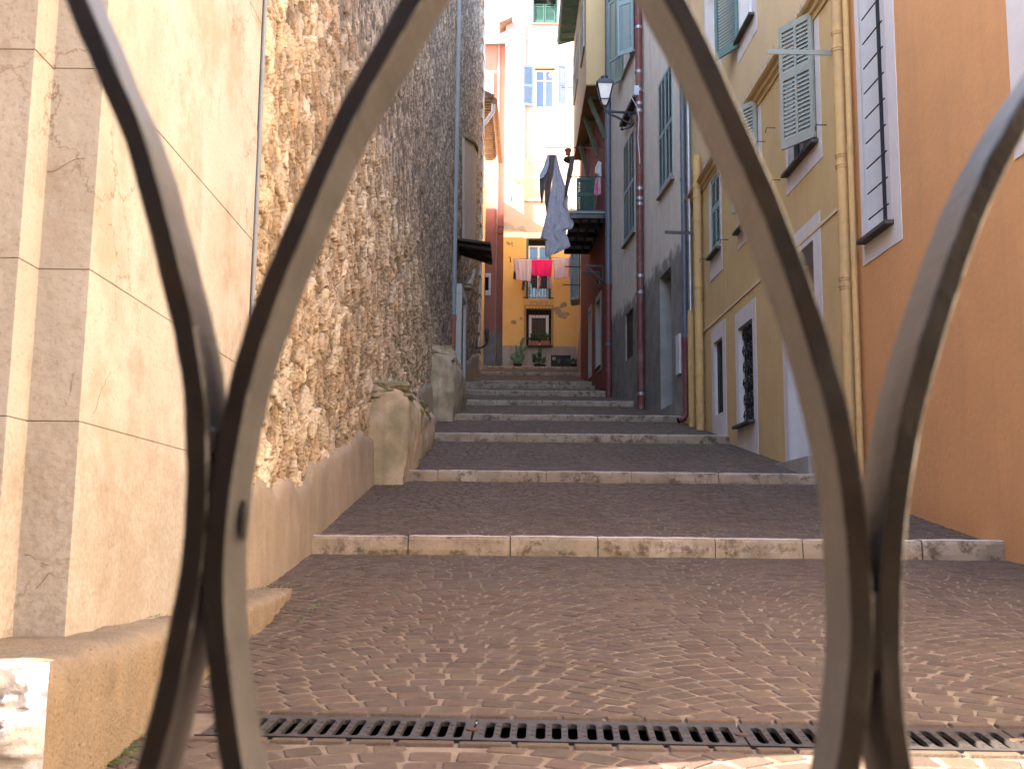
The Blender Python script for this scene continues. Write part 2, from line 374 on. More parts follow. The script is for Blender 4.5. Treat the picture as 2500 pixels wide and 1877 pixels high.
# stone steps
for i, (sy, a, b) in enumerate(STEPS):
    m = MB(); xl = lerp(LEFT, sy)-.1; xr = lerp(RIGHT, sy)+.15
    if i == 0: xr = 3.66
    if i in (5, 6, 7): xl = -1.16 if i == 5 else -.95
    x = xl; rr = random.Random(i+40)
    while x < xr:
        L = rr.uniform(.55, 1.25); x1 = min(xr, x+L); n = max(2, int((x1-x)/.045)); dy0 = rr.uniform(-.008, .008); dzz = rr.uniform(-.004, .004)
        prof = [(0, 0), (-.004, .35), (0, .8), (.012, .95), (.035, 1.0), (.14, 1.0), (.34, .985)]; hgt = b-a+.02; vs = []
        for k in range(n+1):
            xx = x+(x1-x)*k/n; e = min(k, n-k)
            for (py, pz) in prof:
                nz = mnoise.noise(Vector((xx*5, sy*3+pz*3, pz*4)))
                nf = mnoise.noise(Vector((xx*28, sy*3+pz*14, pz*9)))
                gap = .004 if e == 0 else 0
                vs.append((xx+(.004 if k == 0 else -.004 if k == n else 0), sy+py+nz*.012+nf*.005+dy0+gap, a-.02+pz*hgt+nz*.004*pz+nf*.003*pz+dzz-(.005 if e == 0 and pz > .9 else 0)))
        P = len(prof)
        e_ = len(vs); vs += [(vs[0][0], sy+.34, a-.02), (vs[n*P][0], sy+.34, a-.02)]
        m.add(vs, [(k*P+j, (k+1)*P+j, (k+1)*P+j+1, k*P+j+1) for k in range(n) for j in range(P-1)]+[tuple(range(P))+(e_,), (e_+1,)+tuple(n*P+j for j in range(P))[::-1]], 0, False)
        for q in range(len(m.f)-n*(P-1)-2, len(m.f)-2):
            pass
        x = x1
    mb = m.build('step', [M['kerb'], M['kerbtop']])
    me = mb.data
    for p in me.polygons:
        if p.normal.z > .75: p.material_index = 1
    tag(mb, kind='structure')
# drain trench and grates
m = MB()
xs = np.linspace(-.86, 3.7, 12)
for a, b in zip(xs, xs[1:]):
    ya, yb = GA(a), GA(b); h = HW+.004; za, zb = gz(ya)-.001, gz(yb)-.001
    m.add([(a, ya-h, za), (b, yb-h, zb), (b, yb-h, zb-.16), (a, ya-h, za-.16), (a, ya+h, za-.16), (b, yb+h, zb-.16), (b, yb+h, zb), (a, ya+h, za)], [(0, 3, 2, 1), (3, 4, 5, 2), (4, 7, 6, 5)])
tag(m.build('drain_channel', M['hole']), kind='structure')
def grate(x0, L):
    root = empty('drain_grate', (x0, GA(x0), gz(GA(x0))), '', 'drain grate', 'cast iron drain grates in a row across the paving')
    m = MB(); gap = .0452; end = (L-.006-5*3*gap-4*.0085)/2
    F = W((x0+.003, GA(x0)), (x0+L-.003, GA(x0+L)), -1); zt = gz(3.24)+.004; zb = zt-.014; sl_ = .0843
    def Pp(s, t, z): q = F.P(s, 0, -t); return (q.x, q.y, z+sl_*(q.y-3.24))
    def rail(s0, s1, t0, t1): m.hexa([Pp(s0, t0, zb), Pp(s1, t0, zb), Pp(s1, t1, zb), Pp(s0, t1, zb), Pp(s0, t0, zt), Pp(s1, t0, zt), Pp(s1, t1, zt), Pp(s0, t1, zt)])
    Lx = L-.006; rail(0, end, -HW+.002, HW-.002); rail(Lx-end, Lx, -HW+.002, HW-.002)
    s = end
    for g in range(5):
        for k in range(3):
            c0, c1 = s, s+gap; cx = (c0+c1)/2; hw, hh, rr = .0137, .086, .010; N = 32
            inner = []; outer = []
            for q in range(N):
                a = 2*math.pi*(q+.5)/N; ca, sa = math.cos(a), math.sin(a)
                ax = cx+math.copysign(hw-rr, ca)+rr*ca; ay = math.copysign(hh-rr, sa)+rr*sa
                inner.append((ax, ay))
                W2, H2 = gap/2, HW-.002; tt = min(W2/max(abs(ca), 1e-6), H2/max(abs(sa), 1e-6)); ox, oy = ca*tt, sa*tt
                outer.append((cx+ox, oy))
            # project outer by nearest rectangle param to avoid slivers: corners snapped
            for cxs, cys in ((-1, -1), (1, -1), (1, 1), (-1, 1)):
                tgt = (cx+cxs*gap/2, cys*(HW-.002)); i = min(range(N), key=lambda i: math.hypot(outer[i][0]-tgt[0], outer[i][1]-tgt[1])); outer[i] = tgt
            vs = [Pp(x, y, zt) for x, y in inner]+[Pp(x, y, zt) for x, y in outer]+[Pp(x, y, zb) for x, y in inner]
            m.add(vs, [(q, N+q, N+(q+1) % N, (q+1) % N) for q in range(N)]+[(2*N+q, q, (q+1) % N, 2*N+(q+1) % N) for q in range(N)])
            for t in (-.045, 0., .045):
                xx = c0+.001 if abs(t) < .1 else cx
                b = [Pp(xx-.005, t-.003, zt), Pp(xx+.005, t-.003, zt), Pp(xx+.005, t+.003, zt), Pp(xx-.005, t+.003, zt)]
                m.hexa([tuple(Vector(p)-Vector((0, 0, .002))) for p in b]+[tuple(Vector(p)+Vector((0, 0, .0015))) for p in b])
            s += gap
        if g < 4: rail(s, s+.0085, -HW+.002, HW-.002); s += .0085
    m.v = m.v; m.build('grate', M['cast'], root)
    r = MB(); c = Pp(Lx-.001, 0, zt+.002); r.tube([(c[0], c[1], c[2]-.004), (c[0], c[1], c[2]+.001)], .019, 16); r.build('bolt', mat('rusty_bolt', (.07, .035, .02), .8), root)
    return root
gr = [grate(-.848, .75), grate(-.098, .755), grate(.657, .755), grate(1.412, .755), grate(2.167, .755)]
for g, l in zip(gr, ['shaded drain grate at the left end of the row, partly behind the left iron bars', 'shaded drain grate in the middle of the row, directly below the picture centre',
                     'drain grate whose right end reaches behind the right pair of iron bars', 'partly sunlit cast iron drain grate at the right edge of the picture', 'sunlit cast iron drain grate outside the right edge of the picture']): g['label'] = l
# ------------------------------------------------------------------ facades
def facade(W_, s0, s1, z0, z1, holes, mats, parent, name='wall', bands=None, maskfn=None, cell=.5, back=3.0, top=True):
    """holes: (s0,s1,z0,z1,depth,reveal_mi,back_mi). mats list; band list (z_top, mi)"""
    m = MB(); bands = bands or [(z1, 0)]
    S = sorted(set([s0, s1]+[x for h in holes for x in h[:2] if s0 < x < s1]))
    Z = sorted(set([z0, z1]+[x for h in holes for x in h[2:4] if z0 < x < z1]+[b[0] for b in bands if z0 < b[0] < z1]))
    def sub(a):
        o = []
        for p, q in zip(a, a[1:]):
            n = max(1, int((q-p)/cell+.5)) if q-p > cell*1.3 else 1
            o += [p+(q-p)*k/n for k in range(n)]
        return o+[a[-1]]
    S, Z = sub(S), sub(Z); nz = len(Z); mask = []
    vs = [W_.P(a, z) for a in S for z in Z]; fs = []; mi = []
    for i in range(len(S)-1):
        for j in range(nz-1):
            c, z = (S[i]+S[i+1])/2, (Z[j]+Z[j+1])/2
            if any(h[0] < c < h[1] and h[2] < z < h[3] for h in holes): continue
            fs.append((i*nz+j, (i+1)*nz+j, (i+1)*nz+j+1, i*nz+j+1)); mi.append(next(b[1] for b in bands if z < b[0]+1e-6))
    m.v = [tuple(v) for v in vs]; m.f = fs; m.m = mi; m.sm = [False]*len(fs)
    if maskfn: mask = [maskfn(a, z) for a in S for z in Z]
    for h in holes:
        a, b, c, d, dep = h[:5]; r = h[5] if len(h) > 5 else 0; bk = h[6] if len(h) > 6 else r
        q = [(a, c), (b, c), (b, d), (a, d)]
        m.add([W_.P(x, z, 0) for x, z in q]+[W_.P(x, z, -dep) for x, z in q], [(k, (k+1) % 4, 4+(k+1) % 4, 4+k) for k in range(4)], r)
        m.add([W_.P(x, z, -dep) for x, z in q], [(0, 1, 2, 3)], bk)
    mx = max([h[4] for h in holes]+[.2])+.15
    # body behind
    m.wb(W_, s0, s1, -back, -mx, -1.5, z1, 0)
    for a in (s0, s1): m.add([W_.P(a, z0, 0), W_.P(a, z0, -mx), W_.P(a, z1, -mx), W_.P(a, z1, 0)], [(0, 1, 2, 3)], 0)
    m.add([W_.P(s0, z1, 0), W_.P(s1, z1, 0), W_.P(s1, z1, -mx), W_.P(s0, z1, -mx)], [(0, 1, 2, 3)], 0)
    if maskfn: m.mask = mask+[-9.]*(len(m.v)-len(mask))
    return m.build(name, mats, parent)
def frame(W_, a, b, c, d, sd, tp, bt, parent, mt, proud=.012, name='surround', back=-.01, ground=None):
    """flat surround round opening a..b, c..d with outer margins"""
    m = MB(); A, B, Cc, Dd = a-sd[0], b+sd[1], c-bt, d+tp
    for (p, q, r, s) in ((A, a, Cc, Dd), (b, B, Cc, Dd), (a, b, d, Dd)) + (((a, b, Cc, c),) if bt > 0 else ()):
        m.wb(W_, p, q, back, proud, r, s)
    return m.build(name, mt, parent)
def leaf(F, w_, z0, z1, mt, parent, name='shutter', th=.035, split=.42, cols=2, pitch=.05, sub=True):
    """louvred leaf in frame F from s=0..w_"""
    m = MB(); st = .055; h = z1-z0; zm = z1-h*split
    for a in (0, w_-st): m.wb(F, a, a+st, -th/2, th/2, z0, z1)
    rails = [(z0, z0+.11), (zm-.05, zm+.05), (z1-.08, z1)]
    for a, b in rails: m.wb(F, st, w_-st, -th/2, th/2, a, b)
    iw = w_-2*st; cw = (iw-.035*(cols-1))/cols
    for a, b in ((rails[0][1], rails[1][0]), (rails[1][1], rails[2][0])):
        for k in range(1, cols): x = st+k*cw+(k-1)*.035; m.wb(F, x, x+.035, -th/2, th/2, a, b)
        n = max(2, int((b-a)/pitch))
        for i in range(n):
            z = a+(b-a)*(i+.5)/n
            for k in range(cols):
                x = st+k*(cw+.035); t = .004; dz = pitch*.50; do = th*.42
                m.hexa([F.P(x, z-dz-t, do), F.P(x+cw, z-dz-t, do), F.P(x+cw, z+dz-t, -do), F.P(x, z+dz-t, -do), F.P(x, z-dz+t, do), F.P(x+cw, z-dz+t, do), F.P(x+cw, z+dz+t, -do), F.P(x, z+dz+t, -do)])
    return m.build(name, mt, parent)
def pane_window(W_, a, b, c, d, o, parent, fm, gm, cols=2, tr=.3, name='window', fw=.055):
    m = MB(); m.wb(W_, a, a+fw, o, o+.05, c, d); m.wb(W_, b-fw, b, o, o+.05, c, d); m.wb(W_, a+fw, b-fw, o, o+.05, c, c+fw*1.4); m.wb(W_, a+fw, b-fw, o, o+.05, d-fw, d)
    iw = b-a-2*fw
    for k in range(1, cols): x = a+fw+iw*k/cols; m.wb(W_, x-fw*.7, x+fw*.7, o, o+.048, c+fw*1.4, d-fw)
    if tr:
        z = d-(d-c)*tr
        for k in range(cols): x0 = a+fw+iw*k/cols+(fw*.7 if k else 0); x1 = a+fw+iw*(k+1)/cols-(fw*.7 if k < cols-1 else 0); m.wb(W_, x0, x1, o+.002, o+.045, z-.02, z+.02)
    f = m.build(name, fm, parent)
    g = MB(); g.wb(W_, a+.02, b-.02, o+.012, o+.02, c+.02, d-.02); g.build('pane', gm, f); return f
def reparent(o, p, root):
    o.parent = p; o.matrix_parent_inverse = Matrix.Identity(4)
def sill(W_, a, b, z, parent, mt=None, out=.09, th=.045, back=-.12, name='sill'):
    m = MB(); m.hexa([W_.P(a, z-th, back), W_.P(b, z-th, back), W_.P(b, z-th-.01, out), W_.P(a, z-th-.01, out), W_.P(a, z, back), W_.P(b, z, back), W_.P(b, z-.015, out), W_.P(a, z-.015, out)])
    return m.build(name, mt or M['slate'], parent, bevel=.004)
# ---------------- orange building (right, near)
OW = W((3.70, 5.6), (3.50, 11.25), 1)
ob = empty('orange_building', OW.P(9.5, .6), 'near building with smooth orange rendered wall at the right edge', 'building')
a, b, c, d = OW.rect([(2107, 0), (2176, 0), (2176, 541), (2107, 604)]); d = 7.2
o1, _ = OW.px(2197, 400); o0, _ = OW.px(2107, 400); _, zb = OW.px(2199, 588); _, zs = OW.px(2173, 544)
sA, sB = o1, OW.L-.02
h1 = (o1+.22, min(OW.L-.12, o0-.02), zs, 7.2, .34, 1, 1)
q, _ = OW.px(2463, 100); _, zq = OW.px(2485, 387)
h2 = (q-1.5, q-.25, zq+.35, 7.2, .3, 1, 1)
facade(OW, 0, OW.L, -.5, 7.6, [h1, h2], [M['orange'], M['trim']], ob)
frame(OW, h1[0], h1[1], h1[2], 7.2, (.22, .1), .2, zs-zb, ob, M['trim'], .008)
frame(OW, h2[0], h2[1], h2[2], 7.2, (.25, .25), .2, .35, ob, M['trim'], .008)
sill(OW, h1[0]-.05, h1[1]+.02, zs+.01, ob, out=.10)
pane_window(OW, h1[0]+.01, h1[1]-.01, h1[2], 7.19, -.33, ob, M['white'], M['glass'])
pane_window(OW, h2[0]+.01, h2[1]-.01, h2[2], 7.19, -.29, ob, M['white'], M['glass'])
m = MB(); sg = h1[0]+.13
m.wb(OW, sg, sg+.012, .0, .035, zs+.02, 7.1)
z = zs+.18
while z < 7.1:
    m.tube([OW.P(sg-.07, z, .012), OW.P(h1[1]-.12, z, .012)], .008, 6); z += .26
m.build('window_grille', M['black'], ob)
# unseen cream building added to bounce pale light onto the left plaster
m = MB(); m.box(3.78, 8, -3, 5.58, -.3, 7.0); tag(m.build('bounce_building', mat('cream_render', (.62, .50, .36), .9), None), 'cream building beyond the right edge of the picture', 'building')
m = MB(); m.box(-14, 14, -16, -11, -.1, 9.0); tag(m.build('sky_block_building', mat('pale_render', (.60, .47, .33), .9), None), 'pale building across the street behind the viewer', 'building')  # unseen building added to cut blue sky light on the gate fronts
m = MB(); m.box(-1.6, 1.5, -.95, -.80, -.05, 2.6); tag(m.build('shade_screen', M['brownw'], None), 'dark timber screen behind the viewer', 'screen')  # unseen screen added to keep bright surroundings off the gate fronts
# ---------------- yellow building
YW = W((3.50, 11.25), (3.22, 20.55), 1)
yb = empty('ochre_building', YW.P(4, 1.9), 'ochre yellow house with grey green shutters and white doorway frames on the right side', 'building')
def R(pts, WW): return WW.rect(pts)
holes = []; H = {}
# W1
sr0, _ = YW.px(2006, 300); sr1, _ = YW.px(1921, 450); _, zbm = YW.px(2009, 383); _, zsill = YW.px(1996, 342); _, zc0 = YW.px(1990, 2); _, zc1 = YW.px(1712, 463)
zc = zc0*.6+zc1*.4
cw0 = sr0+.17; cw1 = sr1-.17
H['w1'] = (sr0+.17, sr1-.12, zsill, zc-.12, .12, 2, 3)
s20, _ = YW.px(1861, 400); s21, _ = YW.px(1800, 560)
H['w2'] = (s20+.17, s21-.12, zsill, zc-.12, .12, 2, 3)
s30, _ = YW.px(1761.5, 500); s31, _ = YW.px(1731.5, 520); _, z3s = YW.px(1756, 606)
H['w3'] = (s30+.12, s31-.14, z3s, zc-.22, .22, 2, 3)
d1 = YW.rect([(1744, 840), (1764.4, 819), (1766, 1001), (1745.7, 1019)])
H['d1'] = d1+(.07, 2, 3)
d2 = YW.rect([(1803, 804), (1836.6, 775), (1842.6, 1023.6), (1805, 1040)]); H['d2'] = d2+(.09, 2, 3)
a0, _ = YW.px(1989, 700); a1, _ = YW.px(1927, 1100); _, zt = YW.px(1989, 583)
zt3 = zt
H['d3'] = (a0, a1, gz(11.25+(a0+a1)/2)+.02, zt3, .55, 2, 4)
# upper
b0, _ = YW.px(1840, 10); b1, _ = YW.px(1806, 80); _, zu = YW.px(1847, 22)
H['w4'] = (b0, b1, zu, zu+2.0, .2, 2, 2)
e0, _ = YW.px(1757, 60); e1, _ = YW.px(1722, 60)
H['w5'] = (e0, e1, zu, zu+2.0, .2, 2, 2)
facade(YW, .02, YW.L, .5, 11.6, list(H.values()), [M['yellow'], M['yellowup'], M['trim'], M['dark'], M['door']], yb, bands=[(zc, 0), (11.6, 1)])
for k, (bl, br) in {'w1': (.17, .12), 'w2': (.17, .12), 'w3': (.12, .14), 'w4': (.16, .16), 'w5': (.05, .06)}.items():
    h = H[k]; bt = {'w1': h[2]-zbm, 'w2': h[2]-zbm, 'w3': .4, 'w4': .32, 'w5': .32}[k]; tp = {'w1': .1, 'w2': .1, 'w3': .2}.get(k, .2)
    frame(YW, h[0], h[1], h[2], h[3], (bl, br), tp, bt, yb, M['trim'], .006)
    if k != 'w5': sill(YW, h[0]-.06, h[1]+.08, h[2]+.01, yb)
h = H['w4']; pane_window(YW, h[0]+.01, h[1]-.01, h[2], h[3], -.19, yb, M['white'], M['paleb'], name='window')
h = H['w5']; pane_window(YW, h[0]+.01, h[1]-.01, h[2], h[3], -.19, yb, M['white'], M['paleb'], name='window')
for k in ('w1', 'w2'):
    h = H[k]; pane_window(YW, h[0]+.01, h[1]-.01, h[2], h[3], -.11, yb, M['slate'], M['glass'])
# lower surrounds (run to the ground)
for k, bl, br, pt in (('d1', (1771, 774), (1736.7, 808), None), ('d2', (1845, 722.6), (1794.5, 771), None), ('d3', (2006, 640), (1913, 900), None)):
    h = H[k]; A, zA = YW.px(*bl); B, zB = YW.px(*br); zt = (zA+zB)/2 if k != 'd3' else zt3+.27
    m = MB(); bot = 0.5
    m.wb(YW, A, h[0], -.01, .006, bot, zt); m.wb(YW, h[1], B, -.01, .006, bot, zt); m.wb(YW, h[0], h[1], -.01, .006, h[3], zt)
    if k != 'd3': m.wb(YW, h[0], h[1], -.01, .006, bot, h[2])
    m.build('surround', M['trim'], yb)
    H[k+'t'] = zt
sill(YW, H['d2'][0]-.06, H['d2'][1]+.1, H['d2'][2]+.01, yb, out=.1)
m = MB(); h = H['d1']; n = 5
for i in range(n): s = h[0]+(h[1]-h[0])*(i+.5)/n; m.tube([YW.P(s, h[2], -.045), YW.P(s, h[3], -.045)], .010, 6)
m.build('window_grille', M['black'], yb)
def scroll(m, c, r, W_, o, rad=.006, turns=1.5, flip=1):
    pts = []
    for i in range(20):
        t = i/19; a = t*turns*2*math.pi; rr = r*(1-.8*t); pts.append(W_.P(c[0]+flip*rr*math.cos(a), c[1]+rr*math.sin(a), o))
    m.tube(pts, rad, 5)
m = MB(); h = H['d2']
for i in range(4):
    for j in range(6):
        s = h[0]+(h[1]-h[0])*(i+.5)/4; z = h[2]+(h[3]-h[2])*(j+.5)/6; scroll(m, (s, z), .1, YW, -.06, .009, 1.5, 1 if (i+j) % 2 else -1)
for i in range(3): s = h[0]+(h[1]-h[0])*(i+1)/4; m.tube([YW.P(s, h[2], -.06), YW.P(s, h[3], -.06)], .007, 6)
m.build('window_grille', M['black'], yb)
# cornice + string course
m = MB()
prof = [(0, -.17), (.02, -.17), (.03, -.12), (.06, -.10), (.07, -.05), (.11, -.03), (.13, 0), (0, .05)]
m.poly([YW.P(.3, zc+z, o) for o, z in prof], YW.d*(YW.L-1.15))
m.build('cornice', M['yellow'], yb)
_, zst1 = YW.px(2044, 497); _, zst2 = YW.px(1721, 818); zst = (zst1+zst2)/2
m = MB(); m.wb(YW, .05, YW.L-.35, -.01, .014, zst-.02, zst+.02); m.build('string_course', mat('pale_ochre_line', (.62, .48, .30), .85), yb, bevel=.004)
m = MB(); s = .4
while s < YW.L-.7:
    z = zc+.04
    for dx_ in (-.06, -.02, .02, .06): m.tube([YW.P(s, z, .07), YW.P(s+dx_, z+.11, .07+random.uniform(-.04, .06))], .0016, 3, caps=False)
    s += .07
m.build('bird_spikes', M['zinc'], yb)
# projecting shutters (hinged on the near side, free edge swung into the alley)
def shutter_at(hs, z0, z1, wd, ang, mt, parent, WW=YW, near=True, **k):
    hp = WW.P(hs, 0, .03); dr = (WW.d*math.cos(ang)+WW.n*math.sin(ang))*(1 if near else 1)
    q = hp+dr*wd; F = W((hp.x, hp.y), (q.x, q.y), 1); return leaf(F, wd, z0, z1, mt, parent, **k)
h = H['w1']; ang = math.radians(29)
_, zt1 = YW.px(1980, 41); _, zb1 = YW.px(1995.5, 340.5)
shutter_at(h[0]-.02, zb1+.02, zt1, .53, ang, M['greyg'], yb)
h = H['w2']; shutter_at(h[0]-.02, zb1+.02, zt1, .53, ang, M['greyg'], yb)
for k in ():   # far leaf, nearly square to the wall
    h = H[k]; hp = YW.P(h[1]+.02, 0, .03); dr = (-YW.d*math.cos(math.radians(55))+YW.n*math.sin(math.radians(55)))
    q = hp+dr*.42; F = W((hp.x, hp.y), (q.x, q.y), -1); leaf(F, .42, h[2]+.04, zt1, M['greyg'], yb)
h = H['w3']
F = W(tuple(YW.P(h[0], 0, -.02))[:2], tuple(YW.P(h[1], 0, -.02))[:2], 1); leaf(F, h[1]-h[0], h[2]+.03, h[3], M['bluesh'], yb, cols=2)
h = H['w4']; hp = YW.P(h[1]+.02, 0, .02); dr = (YW.d*math.cos(math.radians(25))+YW.n*math.sin(math.radians(25))); q = hp+dr*.55
F = W((hp.x, hp.y), (q.x, q.y), 1); leaf(F, .55, h[2]-.1, h[3], M['teal'], yb, cols=1)
# hooks
for (u, v) in ((1906, 440), (1778, 585), (1727, 632), (2018, 306), (1893, 313), (1868, 346)):
    m = MB(); s, z = YW.px(u, v); m.tube([YW.P(s, z, 0), YW.P(s, z, .12), YW.P(s, z-.07, .13)], .006, 6); m.build('hook', M['brownw'], yb)
# doorstep
h = H['d3']; m = MB(); g = gz(11.25+h[0]); m.wb(YW, h[0]-.1, h[1]+.2, -.01, .16, g-.2, gz(11.25+h[1])+.02); m.build('doorstep', M['cement'], yb, bevel=.01)
# ---------------- beige building
BW = W((3.22, 20.6), (2.58, 28.8), 1)
bb = empty('beige_building', BW.P(4, 3.6), 'beige house with blue green louvred shutters, stained grey cement base and open dark doorway', 'building')
H = {}
H['b1'] = BW.rect([(1611, 200), (1643, 149), (1643, 437), (1608, 480)])+(.12, 0, 2)
H['b2'] = BW.rect([(1525, 348), (1551, 314), (1548.7, 573), (1523, 594)])+(.12, 0, 2)
t = BW.rect([(1523, 60), (1549, 0), (1551, 126), (1523, 180)]); H['b3'] = (t[0], t[1], t[2], t[2]+2.1, .15, 0, 2)
t1 = BW.px(1600, 0)[0]; H['b4'] = (H['b1'][0], H['b1'][1], t[2]+.25, t[2]+2.3, .15, 0, 2)
dr_ = BW.rect([(1609, 680.5), (1639, 649), (1641, 985), (1615, 1000)]); H['bd'] = dr_+(.4, 1, 3)
H['bw'] = BW.rect([(1524, 773), (1544.7, 750), (1546, 866), (1529.5, 881)])+(.04, 1, 3)
kp = [BW.px(*p) for p in ((1663, 600), (1602, 660), (1575, 700), (1550, 728), (1506, 765), (1496, 778))]
def bm(s, z):
    s = s; zz = np.interp(s, [k[0] for k in kp], [k[1] for k in kp]); return float(zz-z)
facade(BW, 0, BW.L, 1.5, 15.9, list(H.values()), [M['beige'], M['cement'], M['dark'], M['door']], bb, maskfn=bm, cell=.2)
for k in ('b1', 'b2', 'b3', 'b4'):
    h = H[k]; sill(BW, h[0]-.08, h[1]+.08, h[2]-.02, bb, M['patch'], out=.07)
for k in ('b1', 'b2', 'b4'):
    h = H[k]; mid = (h[0]+h[1])/2
    for a, b in ((h[0], mid), (mid, h[1])):
        F = W(tuple(BW.P(a, 0, .0))[:2], tuple(BW.P(b, 0, .0))[:2], 1); leaf(F, b-a-.006, h[2]+.02, h[3], M['bluesh'], bb, split=.5, cols=2)
h = H['b3']; hp = BW.P(h[1]+.02, 0, .04); dr = (BW.d*math.cos(math.radians(24))+BW.n*math.sin(math.radians(24))); q = hp+dr*.6
F = W((hp.x, hp.y), (q.x, q.y), 1); leaf(F, .6, h[2]-.1, h[3]+.1, M['paleg'], bb, split=.7)
hp = BW.P(h[0]-.02, 0, .04); dr = (-BW.d*math.cos(math.radians(20))*-1+BW.n*math.sin(math.radians(70))).normalized(); q = hp+dr*.45
F = W((hp.x, hp.y), (q.x, q.y), 1); leaf(F, .45, h[2]-.05, h[3]+.1, M['bluesh'], bb, cols=1)
m = MB(); s0, z0 = BW.px(1551, 232, .15); s1, z1 = BW.px(1513, 285, .15)
zz = (z0+z1)/2; m.hexa([BW.P(s0, zz-.12, 0), BW.P(s1, zz-.12, 0), BW.P(s1, zz-.14, .16), BW.P(s0, zz-.14, .16), BW.P(s0, zz, 0), BW.P(s1, zz, 0), BW.P(s1, zz-.04, .16), BW.P(s0, zz-.04, .16)])
m.build('window_hood', M['brownw'], bb)
m = MB(); s, z = BW.px(1550, 224, .2); m.wb(BW, s-.12, s+.02, .12, .24, z-.13, z+.1); m.tube([BW.P(s-.05, z, .12), BW.P(s-.05, z, 0)], .02, 8)
fl = m.build('junction_box', M['paleb'], bb, bevel=.015)
m = MB(); s, z = BW.px(1659, 870); m.wb(BW, s-.16, s+.12, 0, .05, z-.36, z+.42); m.build('meter_box', M['trim'], bb, bevel=.01)
# ---------------- red building with jettied tan upper storeys and balcony
RW = W((2.58, 28.85), (2.22, 35.5), 1)
rb = empty('red_building', RW.P(3, 5), 'dark red house with tan upper storeys jutting over the alley and a metal balcony', 'building')
H = {}
ra = RW.rect([(1455, 745), (1466.5, 722), (1466.5, 890), (1456, 905)]); H['a'] = (ra[0], ra[1], ra[2], ra[3], .22, 1, 2)
r2 = RW.rect([(1438, 768), (1443.5, 752), (1443.5, 906), (1438, 915)]); H['b'] = (r2[0], r2[1], r2[2], r2[3], .2, 1, 2)
facade(RW, 0, RW.L, 3.5, 13.2, list(H.values()), [M['red'], M['jamb'], M['door']], rb)
for k in ('a', 'b'): h = H[k]; frame(RW, h[0], h[1], h[2], h[3], (.13, .13), .16, .16, rb, M['jamb'], .012)
sill(RW, H['a'][0]-.1, H['a'][1]+.12, H['a'][2]+.01, rb, out=.07)
JX, J1, J2 = 1.96, 29.1, 35.2; JZ = 13.2
m = MB(); m.box(JX, 5.4, J1, J2, JZ, 17.3); m.box(5.4, 5.45, J1, J2, JZ-.1, 17.3)
up = m.build('upper_storey', M['tan'], rb)
m = MB(); m.wb(W((JX, J1), (JX, J2), 1), 0, J2-J1, -.5, .001, JZ-.02, JZ+.0)
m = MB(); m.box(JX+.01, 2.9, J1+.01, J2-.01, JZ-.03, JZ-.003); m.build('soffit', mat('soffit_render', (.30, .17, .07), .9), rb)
JW = W((JX, J1), (JX, J2), 1)
for (p1, p2, p3, p4) in (((1402, 130), (1413, 80), (1411, 210), (1403, 245)), ((1419, 0), (1428, 0), (1428, 110), (1421, 165))):
    t = JW.rect([p1, p2, p3, p4]); F = W(tuple(JW.P(t[0], 0, .03))[:2], tuple(JW.P(t[1], 0, .03))[:2], 1)
    mid = (t[1]-t[0])/2
    leaf(F, mid-.01, t[2], t[3], M['oldwood'], rb); F2 = W(tuple(JW.P(t[0]+mid, 0, .03))[:2], tuple(JW.P(t[1], 0, .03))[:2], 1); leaf(F2, mid-.01, t[2], t[3], M['oldwood'], rb)
m = MB(); m.hexa([(1.45, J1-2, 17.3), (6, J1-2, 18.6), (6, J2+.3, 18.6), (1.45, J2+.3, 17.3), (1.4, J1-2, 17.45), (6, J1-2, 18.8), (6, J2+.35, 18.8), (1.4, J2+.35, 17.45)])
for i in range(14): y = J1-1.8+i*.6; m.bar((1.5, y, 17.27), (2.0, y, 17.33), .08, .1)
m.build('roof', M['greenwood'], rb)
for y, sx in ((29.9, 0), (31.4, 0), (33.6, 0)):   # struts under the jetty
    m = MB(); wx = lerp([(2.58, 28.85), (2.22, 35.5)], y)
    m.bar((JX+.12, y, JZ-.06), (wx, y, JZ-.06), .14, .12); m.bar((JX+.14, y, JZ-.1), (wx+.03, y, JZ-1.25), .12, .12); m.build('strut', M['greenwood'], rb)
# balcony
BZ = 9.62; bx0, by0, by1 = 1.53, 29.3, 33.2
rX = lambda y: lerp([(2.58, 28.85), (2.22, 35.5)], y)
bal = MB(); bal.hexa([(bx0, by0, BZ), (rX(by0)-.01, by0, BZ), (rX(by1)-.01, by1, BZ), (bx0+.08, by1, BZ), (bx0, by0, BZ+.04), (rX(by0)-.01, by0, BZ+.04), (rX(by1)-.01, by1, BZ+.04), (bx0+.08, by1, BZ+.04)])
bo = bal.build('balcony', mat('balcony_slab', (.45, .38, .33), .9), rb)
m = MB()
for i in range(5): y = by0+.05+(by1-by0-.1)*i/4; m.box(bx0+.02, rX(y)-.02, y-.04, y+.04, BZ-.14, BZ-.003)
for i in range(4): x = bx0+.05+i*.26; m.box(x-.025, x+.025, by0, by1, BZ-.09, BZ-.005)
reparent(m.build('beam', M['black'], rb), bo, rb)
m = MB(); m.box(bx0-.02, rX(by0)-.03, by0-.03, by0-.003, BZ-.02, BZ+.05); reparent(m.build('edge_plate', M['greypipe'], rb), bo, rb)
m = MB()
def belly(x, y, dx, dy):
    return [(x-dx*(.02), y-dy*.02, BZ+.06), (x-dx*.16, y-dy*.16, BZ+.16), (x-dx*.18, y-dy*.18, BZ+.32), (x-dx*.06, y-dy*.06, BZ+.6), (x, y, BZ+1.02)]
y = by0+.02
while y < by1: m.tube(belly(bx0, y, 1, 0), .007, 5); y += .13
x = bx0+.05
